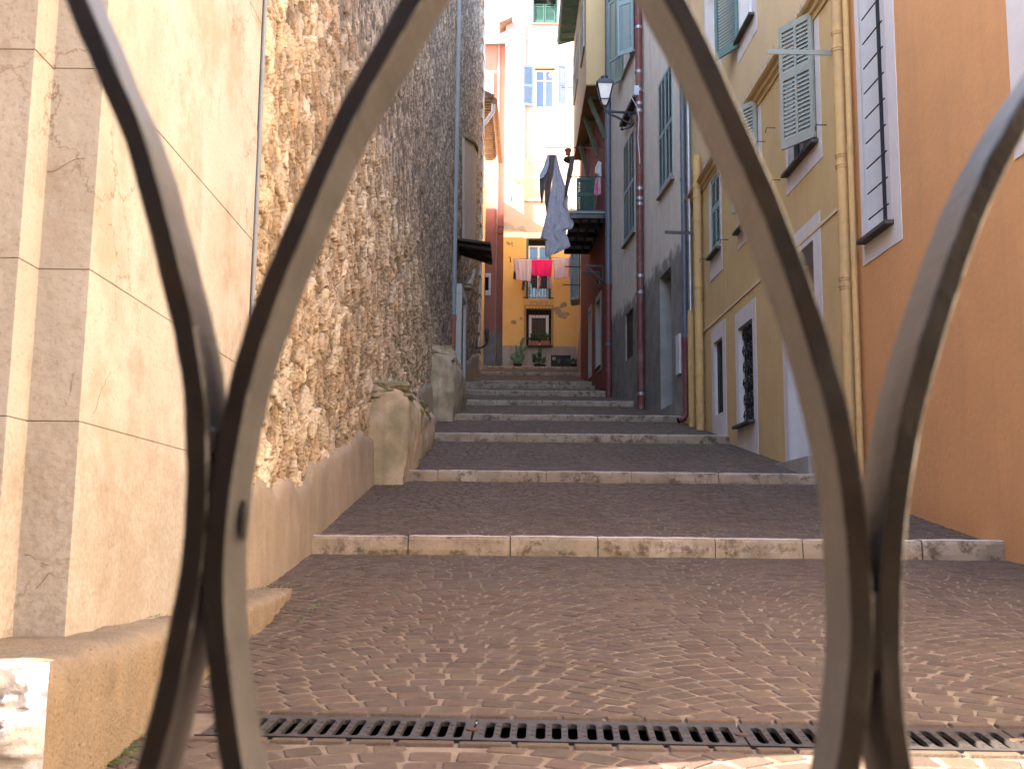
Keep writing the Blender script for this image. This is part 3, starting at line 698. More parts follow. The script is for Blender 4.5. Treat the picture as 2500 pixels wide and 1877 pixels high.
while x < 2.45: m.tube([(x, by0, BZ+.05), (x, by0, BZ+1.02)] if x > bx0+.4 and False else belly(x, by0, 0, 0), .006, 5); x += .14
m.tube([(2.5, by0, BZ+1.02), (bx0, by0, BZ+1.02), (bx0, by1, BZ+1.02)], .014, 8); m.tube([(2.5, by0, BZ+.08), (bx0, by0, BZ+.08), (bx0, by1, BZ+.08)], .01, 6)
reparent(m.build('railing', M['black'], rb), bo, rb)
m = MB(); F = W(tuple(at(1408, 400, 31.6))[:2], tuple(at(1452, 400, 31.6))[:2], -1); leaf(F, F.L, BZ+.05, BZ+1.75, M['green'], rb, cols=1, split=.3)
# wall brackets on red house
for (u, v, l) in ((1466, 665, .6), (1473, 650, .7)):
    s, z = RW.px(u, v); m = MB(); m.bar(RW.P(s, z, 0), RW.P(s, z, .52), .04, .04); m.bar(RW.P(s, z-.42, 0), RW.P(s, z, .5), .035, .035); m.bar(RW.P(s, z-.45, .02), RW.P(s, z, .02), .03, .03); m.build('bracket', M['black'], rb)
# ---------------- narrow ochre house
NW = W((2.22, 35.5), (2.52, 43.), 1)
nb = empty('narrow_building', NW.P(3, 6.5), 'narrow tan house with a grey blue shutter box at the far right end', 'building')
zg = 7.9
facade(NW, 0, NW.L, 5, 17, [], [M['tan'], M['cement']], nb, bands=[(zg, 1), (17, 0)])
P0 = at(1392.5, 660, 37.2); P1 = at(1414, 660, 37.0); z1 = at(1400, 590, 37).z+.3; z0 = at(1400, 730, 37).z
F = W((P0.x, P0.y), (P1.x, P1.y), -1)
leaf(F, F.L, z0, z1, M['bluesh'], nb); F2 = W((P1.x, P1.y), (P1.x+.12, P1.y+.8), 1)
m = MB(); m.hexa([(P0.x, P0.y+.02, z0), (P1.x, P1.y+.02, z0), (P1.x+.15, P1.y+.9, z0), (P0.x+.1, P0.y+.9, z0), (P0.x, P0.y+.02, z1), (P1.x, P1.y+.02, z1), (P1.x+.15, P1.y+.9, z1), (P0.x+.1, P0.y+.9, z1)]); m.build('shutter_box', M['bluesh'], nb)
# ---------------- far pink and yellow house
FY = 43.0
L0 = at(1228, 700, FY); R0 = at(1500, 700, FY)
FW = W((L0.x, FY), (R0.x+2.5, FY), -1)
pb = empty('pink_building', (FW.p.x+1, FY, gz(42.5)), 'tall sunlit pink house with yellow ground storeys closing the top of the alley', 'building')
X0 = FW.p.x
def FR(x0, x1, y0, y1, o=0):
    a, zt = FW.px(x0, y0, o); b, zb = FW.px(x1, y1, o); return a, b, zb, zt
gz0 = FR(1285, 1345, 582, 731); zg1 = FW.px(1300, 845)[1]; zwb = FW.px(1300, 582)[1]; zwt = FW.px(1300, 568)[1]
hy = [FR(1285, 1345, 582, 730)+(.3, 3, 5), FR(1285, 1346, 753, 845)+(.3, 3, 5)]
pk = [FR(1288, 1341, 394, 490)+(.12, 0, 5), FR(1305.7, 1354.5, 165, 264)+(.22, 6, 5), FR(1304, 1357, -40, 56)+(.12, 0, 5)]
def pmask(s, z):
    v = -1.
    for (u, vv, r) in ((1253, 440, .34), (1243, 556, .2), (1275, 560, .18), (1290, 574, .12), (1247, 595, .14), (1356, 752, .1), (1369, 770, .09), (1378, 768, .12), (1253, 788, .1), (1272, 782, .1), (1376, 745, .08), (1366, 762, .1)):
        a, b = FW.px(u, vv); v = max(v, r-math.hypot(s-a, (z-b)*1.2))
    return v
stp = FW.px(1280, 400)[0]
mats = [M['pink'], M['fyellow'], M['cement'], M['fyellow'], M['white'], M['dark'], M['tan']]
TOP = 24.5
facade(FW, 0, FW.L, 5.5, TOP, hy+pk, mats, pb, bands=[(zg1, 2), (zwb, 1), (zwt, 4), (TOP, 0)], maskfn=pmask, cell=.12)
# projecting pier on the left (8 cm proud)
PW = W((X0, FY-.10), (X0+stp, FY-.10), -1); zpt = at(1260, 60, FY).z
facade(PW, 0, stp, 5.5, zpt, [], mats, pb, bands=[(zg1, 2), (zwb, 1), (zwt, 4), (zpt, 0)], maskfn=pmask, cell=.12, back=.3, name='pier')
m = MB(); m.hexa([(X0-.25, FY-.45, zpt-.25), (X0+.25, FY-.45, zpt+.0), (X0+.25, FY+.4, zpt+.0), (X0-.25, FY+.4, zpt-.25), (X0-.27, FY-.5, zpt-.18), (X0+.27, FY-.5, zpt+.09), (X0+.27, FY+.4, zpt+.09), (X0-.27, FY+.4, zpt-.18)]); m.build('roof', M['tile'], pb)
# windows
a, b, c, d = hy[0][:4]
f = pane_window(FW, a+.09, b-.09, c, d-.25, -.26, pb, M['white'], M['glass'], cols=2, tr=0)
m = MB(); m.wb(FW, a, a+.09, -.28, -.02, c, d); m.wb(FW, b-.09, b, -.28, -.02, c, d); m.build('shutter', M['green'], pb)
m = MB()
for i in range(9): s = a+.05+(b-a-.1)*i/8; m.tube([FW.P(s, c+.03, .06), FW.P(s, c+.75, .06)], .008, 5)
for i in range(3): scroll(m, (a+(b-a)*(i+.5)/3, c+.35), .1, FW, .065, .007)
m.tube([FW.P(a-.1, c+.04, .06), FW.P(b+.1, c+.04, .06)], .02, 6); m.tube([FW.P(a, c+.78, .06), FW.P(b, c+.78, .06)], .012, 6)
m.build('window_railing', M['black'], pb)
a, b, c, d = hy[1][:4]
pane_window(FW, a+.1, b-.1, c, d-.22, -.27, pb, M['white'], mat('brown_curtain', (.05, .032, .025), .6), cols=1, tr=0, fw=.11)
m = MB()
for i in range(9): s = a-.02+(b-a+.04)*i/8; m.tube([FW.P(s, c, .12), FW.P(s, d+.08, .12)], .007, 5)
for s in (a-.06, b+.06): m.bar(FW.P(s, c, .12), FW.P(s, d+.1, .12), .02, .02); m.bar(FW.P(s, c, 0), FW.P(s, c, .12), .02, .02); m.bar(FW.P(s, d+.1, 0), FW.P(s, d+.1, .12), .02, .02)
m.bar(FW.P(a-.06, d+.1, .12), FW.P(b+.06, d+.1, .12), .02, .02); m.bar(FW.P(a-.06, c, .12), FW.P(b+.06, c, .12), .02, .02)
for i, fl in ((.2, 1), (.42, -1), (.58, 1), (.8, -1)): scroll(m, (a+(b-a)*i, d+.18), .08, FW, .12, .007, 1.3, fl)
for zz in (c+.3, c+.55):
    for i in (.04, .96): scroll(m, (a+(b-a)*i, zz), .1, FW, .12, .006, 1.3)
m.build('window_grille', mat('rusty_grille', (.10, .06, .045), .7), pb)
sill(FW, a-.04, b+.04, c+.01, pb, M['slate'], out=.1)
a, b, c, d = pk[0][:4]
for p, q in ((a, (a+b)/2), ((a+b)/2, b)):
    F = W(tuple(FW.P(p, 0, -.03))[:2], tuple(FW.P(q, 0, -.03))[:2], -1); leaf(F, q-p-.01, c, d, M['oldwood'], pb, cols=1, split=.42, pitch=.06)
frame(FW, a, b, c, d, (.12, .1), .12, 0, pb, mat('peach_paint', (.75, .50, .34), .85), .02); sill(FW, a-.14, b+.14, c, pb, M['patch'], out=.06)
a, b, c, d = pk[1][:4]
pane_window(FW, a+.01, b-.01, c, d-.06, -.2, pb, M['white'], M['glass2'], cols=2, tr=.27, fw=.07)
frame(FW, a, b, c, d, (.03, .03), .06, 0, pb, M['white'], .012)
t = FR(1276.5, 1301.4, 163, 261); F = W(tuple(FW.P(t[0], 0, .15))[:2], tuple(FW.P(t[1], 0, .04))[:2], -1); leaf(F, F.L, t[2], t[3], M['lightblue'], pb, cols=1, split=.5)
t = FR(1362, 1380, 162, 257); F = W(tuple(FW.P(t[0], 0, .15))[:2], tuple(FW.P(t[1], 0, .04))[:2], -1); leaf(F, F.L, t[2], t[3], M['lightblue'], pb, cols=1, split=.5)
m = MB(); s, z = FW.px(1345.5, 184, -.14); 
pts = [FW.P(s+.09*math.cos(k*math.pi/10), z+.09*math.sin(k*math.pi/10), -.135) for k in range(21)]; m.tube(pts, .012, 5); m.bar(FW.P(s-.07, z, -.135), FW.P(s+.07, z, -.135), .02, .02); m.bar(FW.P(s, z-.07, -.135), FW.P(s, z+.07, -.135), .02, .02); m.build('round_ornament', M['white'], pb)
a, b, c, d = pk[2][:4]; mid = (a+b)/2
for p, q in ((a, mid), (mid, b)):
    F = W(tuple(FW.P(p, 0, -.02))[:2], tuple(FW.P(q, 0, -.02))[:2], -1); leaf(F, q-p-.02, c, c+.8, M['green'], pb, cols=1, split=.1)
    m = MB(); F = FW; z = c+.82; m.hexa([FW.P(p+.03, z, .32), FW.P(q-.03, z, .32), FW.P(q-.03, z+.6, .02), FW.P(p+.03, z+.6, .02), FW.P(p+.03, z+.02, .34), FW.P(q-.03, z+.02, .34), FW.P(q-.03, z+.62, .04), FW.P(p+.03, z+.62, .04)]); m.build('shutter_flap', M['green'], pb)
frame(FW, a, b, c, d, (.05, .05), .06, .05, pb, M['green'], .02); sill(FW, a-.12, b+.12, c-.05, pb, mat('coral_paint', (.6, .25, .22), .8), out=.08)
for pts in (((1251, 50), (1258, 72), (1350, 142)), ((1247, 252), (1254, 268), (1278, 288)), ((1296, 304), (1362, 354))):  # first tube traces a cable's cast shadow on the facade
    m = MB(); m.tube([FW.P(*FW.px(*p, .1), .115) for p in pts], .012, 5); m.build('cable', M['gutter'], pb)
for (u0, v0, u1) in ((1370, 128, 1400), (1378, 310, 1400), (1366, 217, 1400)):
    m = MB(); s, z = FW.px(u0, v0); s1, _ = FW.px(u1, v0); m.tube([FW.P(s, z, .1), FW.P(s1, z, .1)], .012, 5); m.build('rod', M['brownw'], pb)
for (u, v0, v1) in ((1248, 480, 495), (1245, 627, 640)): m = MB(); m.tube([at(u, v0, FY-.35), at(u+2, v1, FY-.1)], .02, 5); m.build('bracket', M['brownw'], pb)
m = MB(); a, z = FW.px(1345, 867); b, z2 = FW.px(1393, 895); m.wb(FW, a, b, 0, .03, z2-.3, z); pan = m.build('wall_panel', mat('black_panel', (.02, .018, .022), .6), pb)
m = MB(); s, z = FW.px(1352.6, 875.5, .03); m.tube([FW.P(s+.05*math.cos(k*math.pi/8), z+.05*math.sin(k*math.pi/8), .034) for k in range(17)], .014, 5); reparent(m.build('ring_mark', M['paper'], pb), pan, pb)
# ---------------- far red house
RY = 44.6
FW2 = W((at(1140, 700, RY).x-1, RY), (at(1235, 700, RY).x+.6, RY), -1)
fr = empty('dusty_red_building', (FW2.p.x+1, RY, gz(44)), 'dusty red house left of the pink one, grey base and small white framed window', 'building')
wr = FW2.rect([(1184, 676), (1193, 676), (1193, 709), (1184, 709)]); zr = FW2.px(1200, 112)[1]; zgr = FW2.px(1200, 813)[1]
facade(FW2, 0, FW2.L, 5.5, zr, [wr+(.15, 1, 2)], [M['farred'], M['white'], M['dark']], fr, maskfn=lambda s, z: zgr-z, cell=.3)
frame(FW2, wr[0], wr[1], wr[2], wr[3], (.08, .09), .15, .2, fr, M['white'], .02)
m = MB(); m.hexa([(FW2.p.x, RY-.35, zr), (FW2.p.x+FW2.L, RY-.35, zr), (FW2.p.x+FW2.L, RY+3, zr+.8), (FW2.p.x, RY+3, zr+.8), (FW2.p.x, RY-.38, zr+.14), (FW2.p.x+FW2.L, RY-.38, zr+.14), (FW2.p.x+FW2.L, RY+3, zr+.95), (FW2.p.x, RY+3, zr+.95)]); m.build('roof', M['white'], fr)
m = MB(); m.tube([(FW2.p.x, RY-.42, zr+.05), (FW2.p.x+FW2.L, RY-.42, zr+.05)], .08, 10); m.build('gutter', M['gutter'], fr)
t = FW2.rect([(1178, 175), (1205, 175), (1205, 238), (1178, 238)]); F = W(tuple(FW2.P(t[0], 0, .05))[:2], tuple(FW2.P(t[1], 0, .05))[:2], -1); leaf(F, F.L, t[2], t[3], M['white'], fr, cols=1)
m = MB(); xx = at(1213, 600, RY).x; m.tube([(xx, RY-.05, 7), (xx, RY-.05, zr)], .05, 8); m.build('drainpipe', M['farred'], fr)
m = MB(); c = at(1222, 562, RY-.05); m.tube([(c.x+.16*math.cos(k*.5), c.y, c.z+.16*math.sin(k*.5)) for k in range(14)], .012, 5); m.tube([c+Vector((.15, 0, .1)), c+Vector((.2, 0, .5))], .05, 5); m.build('cable_coil', M['brownw'], fr)
# ------------------------------------------------------------------ numpy noise
def hsh(ix, iy, k=0):
    h = (ix.astype(np.int64)*374761393+iy.astype(np.int64)*668265263+k*2147483647) & 0xffffffff
    h = ((h ^ (h >> 13))*1274126177) & 0xffffffff
    return ((h ^ (h >> 16)) & 0xffff)/65535.
def vn(x, y, k=0):
    ix, iy = np.floor(x), np.floor(y); fx, fy = x-ix, y-iy; fx = fx*fx*(3-2*fx); fy = fy*fy*(3-2*fy)
    a, b, c, d = hsh(ix, iy, k), hsh(ix+1, iy, k), hsh(ix, iy+1, k), hsh(ix+1, iy+1, k)
    return (a*(1-fx)+b*fx)*(1-fy)+(c*(1-fx)+d*fx)*fy
def fbm(x, y, o=4, k=0):
    r = 0; a = .5
    for i in range(o): r = r+a*vn(x*2**i+17*i, y*2**i+31*i, k+i); a *= .5
    return r
def voro(x, y, k=0):
    ix, iy = np.floor(x), np.floor(y); f1 = np.full(x.shape, 9.); f2 = np.full(x.shape, 9.); idr = np.zeros(x.shape); ox = np.zeros(x.shape); oy = np.zeros(x.shape)
    for dx in (-1, 0, 1):
        for dy in (-1, 0, 1):
            cx, cy = ix+dx, iy+dy; px = cx+.5+.9*(hsh(cx, cy, k)-.5); py = cy+.5+.9*(hsh(cx, cy, k+1)-.5)
            d = np.hypot(px-x, py-y); cl = d < f1
            f2 = np.where(cl, f1, np.minimum(f2, d)); idr = np.where(cl, hsh(cx, cy, k+2), idr); ox = np.where(cl, x-px, ox); oy = np.where(cl, y-py, oy); f1 = np.where(cl, d, f1)
    return f1, f2, idr, ox, oy
def gridmesh(name, P, col, mt, parent, flip=False, smooth=True):
    """P: (n,m,3) array of vertices"""
    n, m_, _ = P.shape; me = bpy.data.meshes.new(name); me.vertices.add(n*m_); me.vertices.foreach_set('co', P.reshape(-1).astype(np.float32))
    i, j = np.meshgrid(np.arange(n-1), np.arange(m_-1), indexing='ij'); a = (i*m_+j).ravel()
    q = np.stack([a, a+m_, a+m_+1, a+1] if not flip else [a, a+1, a+m_+1, a+m_], 1).ravel()
    k = len(a); me.loops.add(4*k); me.polygons.add(k); me.loops.foreach_set('vertex_index', q.astype(np.int32))
    me.polygons.foreach_set('loop_start', np.arange(0, 4*k, 4, dtype=np.int32)); me.polygons.foreach_set('loop_total', np.full(k, 4, dtype=np.int32))
    me.update(); me.validate()
    me.polygons.foreach_set('use_smooth', np.full(k, smooth))
    if col is not None:
        ca = me.color_attributes.new('Col', 'FLOAT_COLOR', 'POINT')
        ca.data.foreach_set('color', np.concatenate([col.reshape(-1, 3), np.ones((n*m_, 1))], 1).reshape(-1).astype(np.float32))
    me.materials.append(mt); o = bpy.data.objects.new(name, me); C.objects.link(o)
    if parent is not None: o.parent = parent; o.matrix_parent_inverse = Matrix.Translation(-Vector(parent.location))
    return o
# ------------------------------------------------------------------ rubble wall building
sb = empty('rubble_stone_building', (-1.9, 18, 2), 'tall old building with rough rubble stone wall along the left side of the alley', 'building')
lx = np.array([p[0] for p in LEFT]); ly = np.array([p[1] for p in LEFT])
Ya = 1/np.linspace(1/4.9, 1/36., 660)
Sa = np.concatenate([np.linspace(-.14, .60, 900), np.linspace(.61, 4.3, 40)**1.0])
YY, SS = np.meshgrid(Ya, Sa, indexing='ij'); ZT = .51*np.ceil(YY/4)*4+5.6; ZZ = np.minimum(EZ+YY*SS, ZT)
u_, v_ = YY/.23, ZZ/.18
wu = u_+1.6*(fbm(u_*1.3, v_*1.3, 5, 5)-.5); wv = v_+1.6*(fbm(u_*1.3+9, v_*1.3+3, 5, 8)-.5)
f1, f2, idr, ox, oy = voro(wu, wv, 11)
g1, g2, idg, gx, gy = voro(wu*2.3+5, wv*2.1+3, 23)
edge = np.clip((f2-f1)/.14, 0, 1); edge = edge*edge*(3-2*edge)
eg = np.clip((g2-g1)/.16, 0, 1)
big_ = (idr > .40)
tilt = (ox*(idr*7 % 1-.5)+oy*((idr*13) % 1-.35))*.05
h = np.where(big_, edge*(.006+.036*((idr*31) % 1))+tilt*1.8*edge+.010*eg*idg, eg*.024*(.3+idg)+.02*(gx*(idg*7 % 1-.5)+gy*(idg*5 % 1-.5)))
h = h+.040*(fbm(YY*3, ZZ*3, 4, 40)-.5)+.034*(fbm(YY*15, ZZ*15, 5, 50)-.5)+.020*(np.abs(fbm(YY*38, ZZ*42, 4, 60)-.5)*2-.3)
hole = (vn(YY*2.3, ZZ*2.6, 77) > .93) & (vn(YY*9, ZZ*9, 78) > .5); h = np.where(hole, h-.09, h)
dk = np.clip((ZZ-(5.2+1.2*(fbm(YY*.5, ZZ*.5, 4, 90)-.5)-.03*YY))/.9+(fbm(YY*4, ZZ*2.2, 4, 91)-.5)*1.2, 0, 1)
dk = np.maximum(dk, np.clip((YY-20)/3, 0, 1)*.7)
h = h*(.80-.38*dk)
stone = np.array([.60, .455, .31]); cream = np.array([.72, .60, .46]); rust = np.array([.50, .26, .11]); mort = np.array([.40, .28, .17]); dst = np.array([.42, .33, .26]); dmt = np.array([.13, .098, .072])
def L3(a, b, t): return a+(b-a)*t[..., None]
sc = L3(np.broadcast_to(stone, h.shape+(3,)), cream, (idr*53) % 1)
sc = np.where(((idr*97) % 1 > .88)[..., None], sc*.5+rust*.5, sc)
sc = sc*(.82+.36*((idr*41) % 1))[..., None]
small = L3(np.broadcast_to(mort, h.shape+(3,)), stone, eg*idg)
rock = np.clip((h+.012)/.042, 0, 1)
base = np.where(big_[..., None], L3(np.broadcast_to(mort, h.shape+(3,)), np.ones(3), np.zeros(h.shape))*(1-edge[..., None])+sc*edge[..., None], small)
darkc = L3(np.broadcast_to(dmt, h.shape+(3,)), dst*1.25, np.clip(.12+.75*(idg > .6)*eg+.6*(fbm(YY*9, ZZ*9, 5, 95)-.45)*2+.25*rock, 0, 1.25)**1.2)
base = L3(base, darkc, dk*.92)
base = base*(.62+.4*fbm(YY*1.3, ZZ*1.3, 4, 99))[..., None]*np.clip(.42+rock*.95, .40, 1.2)[..., None]*np.array([.82, .79, .74])  # low relief tinted darker: crevice shade carried in the colour
# smooth rendered skirt at the foot of the wall merges in by geometry of its own
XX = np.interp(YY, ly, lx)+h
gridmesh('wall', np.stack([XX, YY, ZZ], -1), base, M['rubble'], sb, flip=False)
m = MB()
for (x0, y0), (x1, y1) in zip(LEFT[:5], LEFT[1:5]):
    pass
for k in range(1, 9):
    y0, y1 = max(4.9, 4*k), min(36, 4*k+4); x0, x1 = lerp(LEFT, y0), lerp(LEFT, y1); t = .51*(4*k+4)+5.6
    m.hexa([(x0-4, y0, -1), (x0-.13, y0, -1), (x1-.13, y1, -1), (x1-4, y1, -1), (x0-4, y0, t), (x0-.13, y0, t), (x1-.13, y1, t), (x1-4, y1, t)])
m.build('core', M['mortar'], sb)
# skirt
def skirt(y0, y1, htop, outw, name='skirt', n=90, seed=0):
    ys = np.linspace(y0, y1, n); ks = np.linspace(0, 1, 14); A, B = np.meshgrid(ys, ks, indexing='ij')
    g = np.array([gz(y) for y in ys])[:, None]; hh = (htop(ys) if callable(htop) else np.full(n, htop))[:, None]+.22*(fbm(A*2.1, A*0+seed, 4, 3)-.5)+.02*(fbm(A*11, A*0, 3, 9)-.5)
    Z = g-.1+(hh+.1)*B; out = outw*np.minimum(1, (1-B)*6)**.5*(1-.25*B)+.02*(fbm(A*3, Z*3, 4, 12)-.5)
    X = np.interp(A, ly, lx)+np.where(B > .99, -.06, out)
    return gridmesh(name, np.stack([X, A, Z], -1), None, M['skirt'], sb)
skirt(4.9, 12.0, lambda y: .62+.0*y, .075, seed=1)
skirt(15.5, 21, lambda y: .75+0*y, .07, seed=5)
skirt(25, 36, lambda y: .85+0*y, .05, seed=9)
# quoins at far corner, patch with arch, door portal and canopy
cw = W((-1.47, 26.5), (-1.08, 36), -1)
z = 6.2; i = 0
while z < 22:
    hq = random.uniform(.22, .42); wq = .55 if i % 2 else .85
    m = MB(); m.wb(cw, cw.L-wq*random.uniform(.9, 1.1), cw.L+.02, -.2, .06+random.uniform(-.01, .01), z+.012, z+hq-.012); m.build('quoin', M['quoin'], sb, bevel=.02)
    z += hq; i += 1
s0, z0 = cw.px(1136, 560); s1, z1 = cw.px(1161, 345); _, zc_ = cw.px(1136, 340)
m = MB(); pts = [cw.P(*cw.px(u, v, .07), .07) for u, v in ((1134, 600), (1160, 600), (1164, 375), (1162, 360), (1156, 349), (1146, 341), (1134, 337))]
m.poly(pts, -cw.n*.12); m.build('cement_patch', M['patch'], sb)
m = MB(); m.tube([p+cw.n*.03 for p in pts[2:]], [.01, .05, .06, .06, .02], 6); m.build('arch_edge', M['brownw'], sb)
# portal
ps0 = cw.px(1117, 860, .12)[0]; gzp = gz(26.5+ps0)
m = MB(); zt = at(1120, 690, 27).z
m.wb(cw, .75, 1.0, -.1, .16, 3.6, 6.9); m.wb(cw, 2.1, 2.35, -.1, .16, 3.9, 6.9); m.wb(cw, .75, 2.35, -.1, .16, 6.9, 7.15)
po = m.build('door_surround', M['jamb'], sb, bevel=.015)
m = MB(); m.wb(cw, 1.0, 2.1, .0, .09, 4.0, 6.9); m.build('door', M['door'], sb)
m = MB(); p = [cw.P(.45, 7.95, .0), cw.P(.45, 7.62, .98), cw.P(2.5, 7.62, .98), cw.P(2.5, 7.95, 0)]
p[0] = Vector(at(1113, 583, 27.0)); 
A = at(1108, 585, 27.0); B_ = at(1198, 597, 27.0); Cc = at(1202, 645, 28.4); Dd = at(1105, 612, 28.6)
m.hexa([A, B_, Cc, Dd, A+Vector((0, 0, .06)), B_+Vector((0, 0, .06)), Cc+Vector((0, 0, .06)), Dd+Vector((0, 0, .06))])
for t in (.15, .5, .85): a = A.lerp(Dd, t)-Vector((0, 0, .05)); b = B_.lerp(Cc, t)-Vector((0, 0, .05)); m.bar(a, b, .06, .09)
cn = m.build('canopy', M['brownw'], sb)
m = MB(); q1, q2 = at(1157, 660, 30.2), at(1145, 698, 29.8); m.tube([q1, q1.lerp(q2, .5)+Vector((.03, 0, 0)), q2], [.06, .05, .1], 8); m.blob(at(1140, 703, 29.8), (.15, .15, .07), 10, 7, jit=.3); m.build('corbel', M['buttress'], sb)
# ------------------------------------------------------------------ buttresses
def buttress(label, yn, yf, xw, xn, xf, ztn, ztf, seed, steps=0):
    """block against the left wall; near face at yn, receding to yf"""
    o = np.array
    # perimeter path: wall-near -> front corner -> far end
    pts = [(xw-.12, yn+.02), (xw+.12, yn), (xn-.06, yn), (xn, yn+.07)]
    nseg = 26
    for k in range(1, nseg+1): t = k/nseg; pts.append((xn+(xf-xn)*t, yn+.07+(yf-yn-.07)*t))
    pp = []
    for a, b in zip(pts, pts[1:]):
        L = math.hypot(b[0]-a[0], b[1]-a[1]); n = max(2, int(L/.05))
        pp += [(a[0]+(b[0]-a[0])*k/n, a[1]+(b[1]-a[1])*k/n) for k in range(n)]
    pp.append(pts[-1]); pp = np.array(pp); dist = np.concatenate([[0], np.cumsum(np.hypot(*np.diff(pp, axis=0).T))])
    ks = np.linspace(0, 1, 44); A, B = np.meshgrid(np.arange(len(pp)), ks, indexing='ij')
    x = pp[A, 0]; y = pp[A, 1]; s = dist[A]
    t = (y-yn)/(yf-yn); zt = ztn+(ztf-ztn)*t
    if steps: zt = zt-steps*np.floor(np.clip(t, 0, .999)*4)/4+.06*(vn(y*2.3, y*0, seed)-.5)*2
    zg = np.vectorize(gz)(y)-.08
    bb_ = np.minimum(B/.8, 1); Z = zg+(zt-zg)*bb_
    over = np.clip((B-.8)/.2, 0, 1)           # top shelf folding back to the wall
    bulge = .05*np.sin(bb_*2.6)+.16*(fbm(s*1.5+seed, Z*1.5, 4, seed)-.5)+.05*(fbm(s*8, Z*6, 5, seed+5)-.5)
    wallx = np.interp(y, ly, lx)-.05
    X = x+bulge*np.where(y > yn+.05, 1, .1); Y = y-bulge*np.where(y > yn+.05, 0, 1)
    rnd = np.clip((bb_-.85)/.15, 0, 1)*.06
    X = X-rnd*(over == 0); 
    X = np.where(over > 0, (X-.06)*(1-over)+wallx*over, X); Z = np.where(over > 0, Z+.05*np.sin(over*math.pi/2)+.03*(fbm(x*7, y*7, 3, 5)-.5), Z)
    o = gridmesh('stone_buttress', np.stack([X, Y, Z], -1), None, M['buttress'], None, flip=True)
    return tag(o, label, 'buttress')
b1 = buttress('low rounded stained buttress against the rubble wall, beside the second step from below', 11.75, 16.2, -1.5, -1.10, -1.13, at(860, 950, 11.8).z, at(1050, 1008, 16).z, 3)
b2 = buttress('taller buttress with rough stones on top, between the fourth and fifth steps', 20.4, 25.3, -1.5, -1.10, -1.04, at(1100, 870, 20.5).z, at(1131, 925, 25).z, 8)
zb = at(1100, 858, 20.5).z
M['mosscap'] = mat('mossy_stone', (.24, .19, .12), .9, .25, 3, 1.2, 45, col2=(.14, .13, .06), stain=.5, scol=(.35, .30, .24))
def rock(m, c, sx, sy, sz, seed, n=7):
    vs = []; idx = {}
    fs = []
    for f_ in range(6):
        ax = f_//2; sg = 1 if f_ % 2 else -1; b0 = len(vs)
        for i in range(n+1):
            for j in range(n+1):
                p = [0, 0, 0]; p[ax] = sg; p[(ax+1) % 3] = -1+2*i/n; p[(ax+2) % 3] = -1+2*j/n
                v = Vector(p); r_ = v.length; v = v*(1-.22*max(0, r_-1.05))
                d = 1+.28*mnoise.noise(v*1.1+Vector((seed, 0, 0)))+.10*mnoise.noise(v*3.1+Vector((seed, 3, 0)))
                v = v*d; vs.append((c[0]+v.x*sx, c[1]+v.y*sy, c[2]+v.z*sz))
        for i in range(n):
            for j in range(n):
                a_ = b0+i*(n+1)+j; q = (a_, a_+n+1, a_+n+2, a_+1); fs.append(q if sg > 0 else q[::-1])
    m.add(vs, fs, 0, False)
z1_ = at(860, 950, 11.8).z
for k, (dx, dy, dz, sx, sy, sz) in enumerate(((0, 0, 0, .26, .33, .10), (.06, .75, .02, .20, .30, .09), (.12, 1.5, .03, .15, .33, .08), (.16, 2.4, .06, .12, .35, .08))):
    m = MB(); rock(m, (-1.36+dx, 12.05+dy, z1_+dz), sx, sy, sz, 50+k*5.1, 12); m.build('coping_stone', M['mosscap'], b1)
for k, (dx, dy, dz, sx, sy, sz) in enumerate(((0, 0, 0, .21, .24, .15), (.03, .5, -.06, .19, .25, .13), (.05, 1.1, -.10, .16, .3, .12), (.08, 1.8, -.10, .13, .3, .12), (.08, 2.6, -.10, .12, .3, .12), (.1, 3.4, -.1, .11, .3, .11))):
    m = MB(); rock(m, (-1.29+dx, 20.72+dy, zb-.02+dz+dy*.06), sx, sy, sz, k*7.3); m.build('coping_stone', M['buttress'], b2)

m = MB(); x0 = -1.25
for k, (y, zt, xr) in enumerate(((29.1, at(1180, 932, 29.1).z, -.76), (30.6, at(1180, 932, 29.1).z+.08, -.8))):
    m.box(x0, xr, y, y+1.5-.01, 4.2, zt)
tag(m.build('stone_block', M['kerb'], None, bevel=.04), 'squared pale stone block at the left end of the upper steps, below the canopy', 'stone block')
# ------------------------------------------------------------------ plaster building, left foreground
cb = empty('plaster_building', (-1.5, 3.6, .5), 'cream plastered corner building with stepped pilasters and cracked joints on the left edge', 'building')
Yf2 = 3.06; c2 = [at(157, 1553, Yf2), at(249, 236, Yf2)]; ci = [at(31, 1502, Yf2), at(129, 177, Yf2)]
ZL = 3.06*.0+at(157, 1553, Yf2).z
def xz(pair, z):
    a, b = pair; t = (z-a.z)/(b.z-a.z); return a.x+(b.x-a.x)*t
zj = [ZL-.06]+[at(200, v, Yf2).z for v in (1029, 658, 168)]
while zj[-1] < 6.8: zj.append(zj[-1]+random.choice([.48, .52, .6]))
print('joints', zj[:5], 'ledge', ZL)
m = MB(); YE = at(570, 850, 4.9).y
def subquad(m, a, b, c, d, nx, nz, seed):
    """a,b bottom, c,d top (c over b)"""
    vs = []
    for i in range(nx+1):
        for j in range(nz+1):
            p = (Vector(a).lerp(Vector(b), i/nx)).lerp(Vector(d).lerp(Vector(c), i/nx), j/nz); vs.append(p)
    m.add(vs, [(i*(nz+1)+j, (i+1)*(nz+1)+j, (i+1)*(nz+1)+j+1, i*(nz+1)+j+1) for i in range(nx) for j in range(nz)])
def clampz(z): return min(z, 2.2)
cr = MB(); rings = []
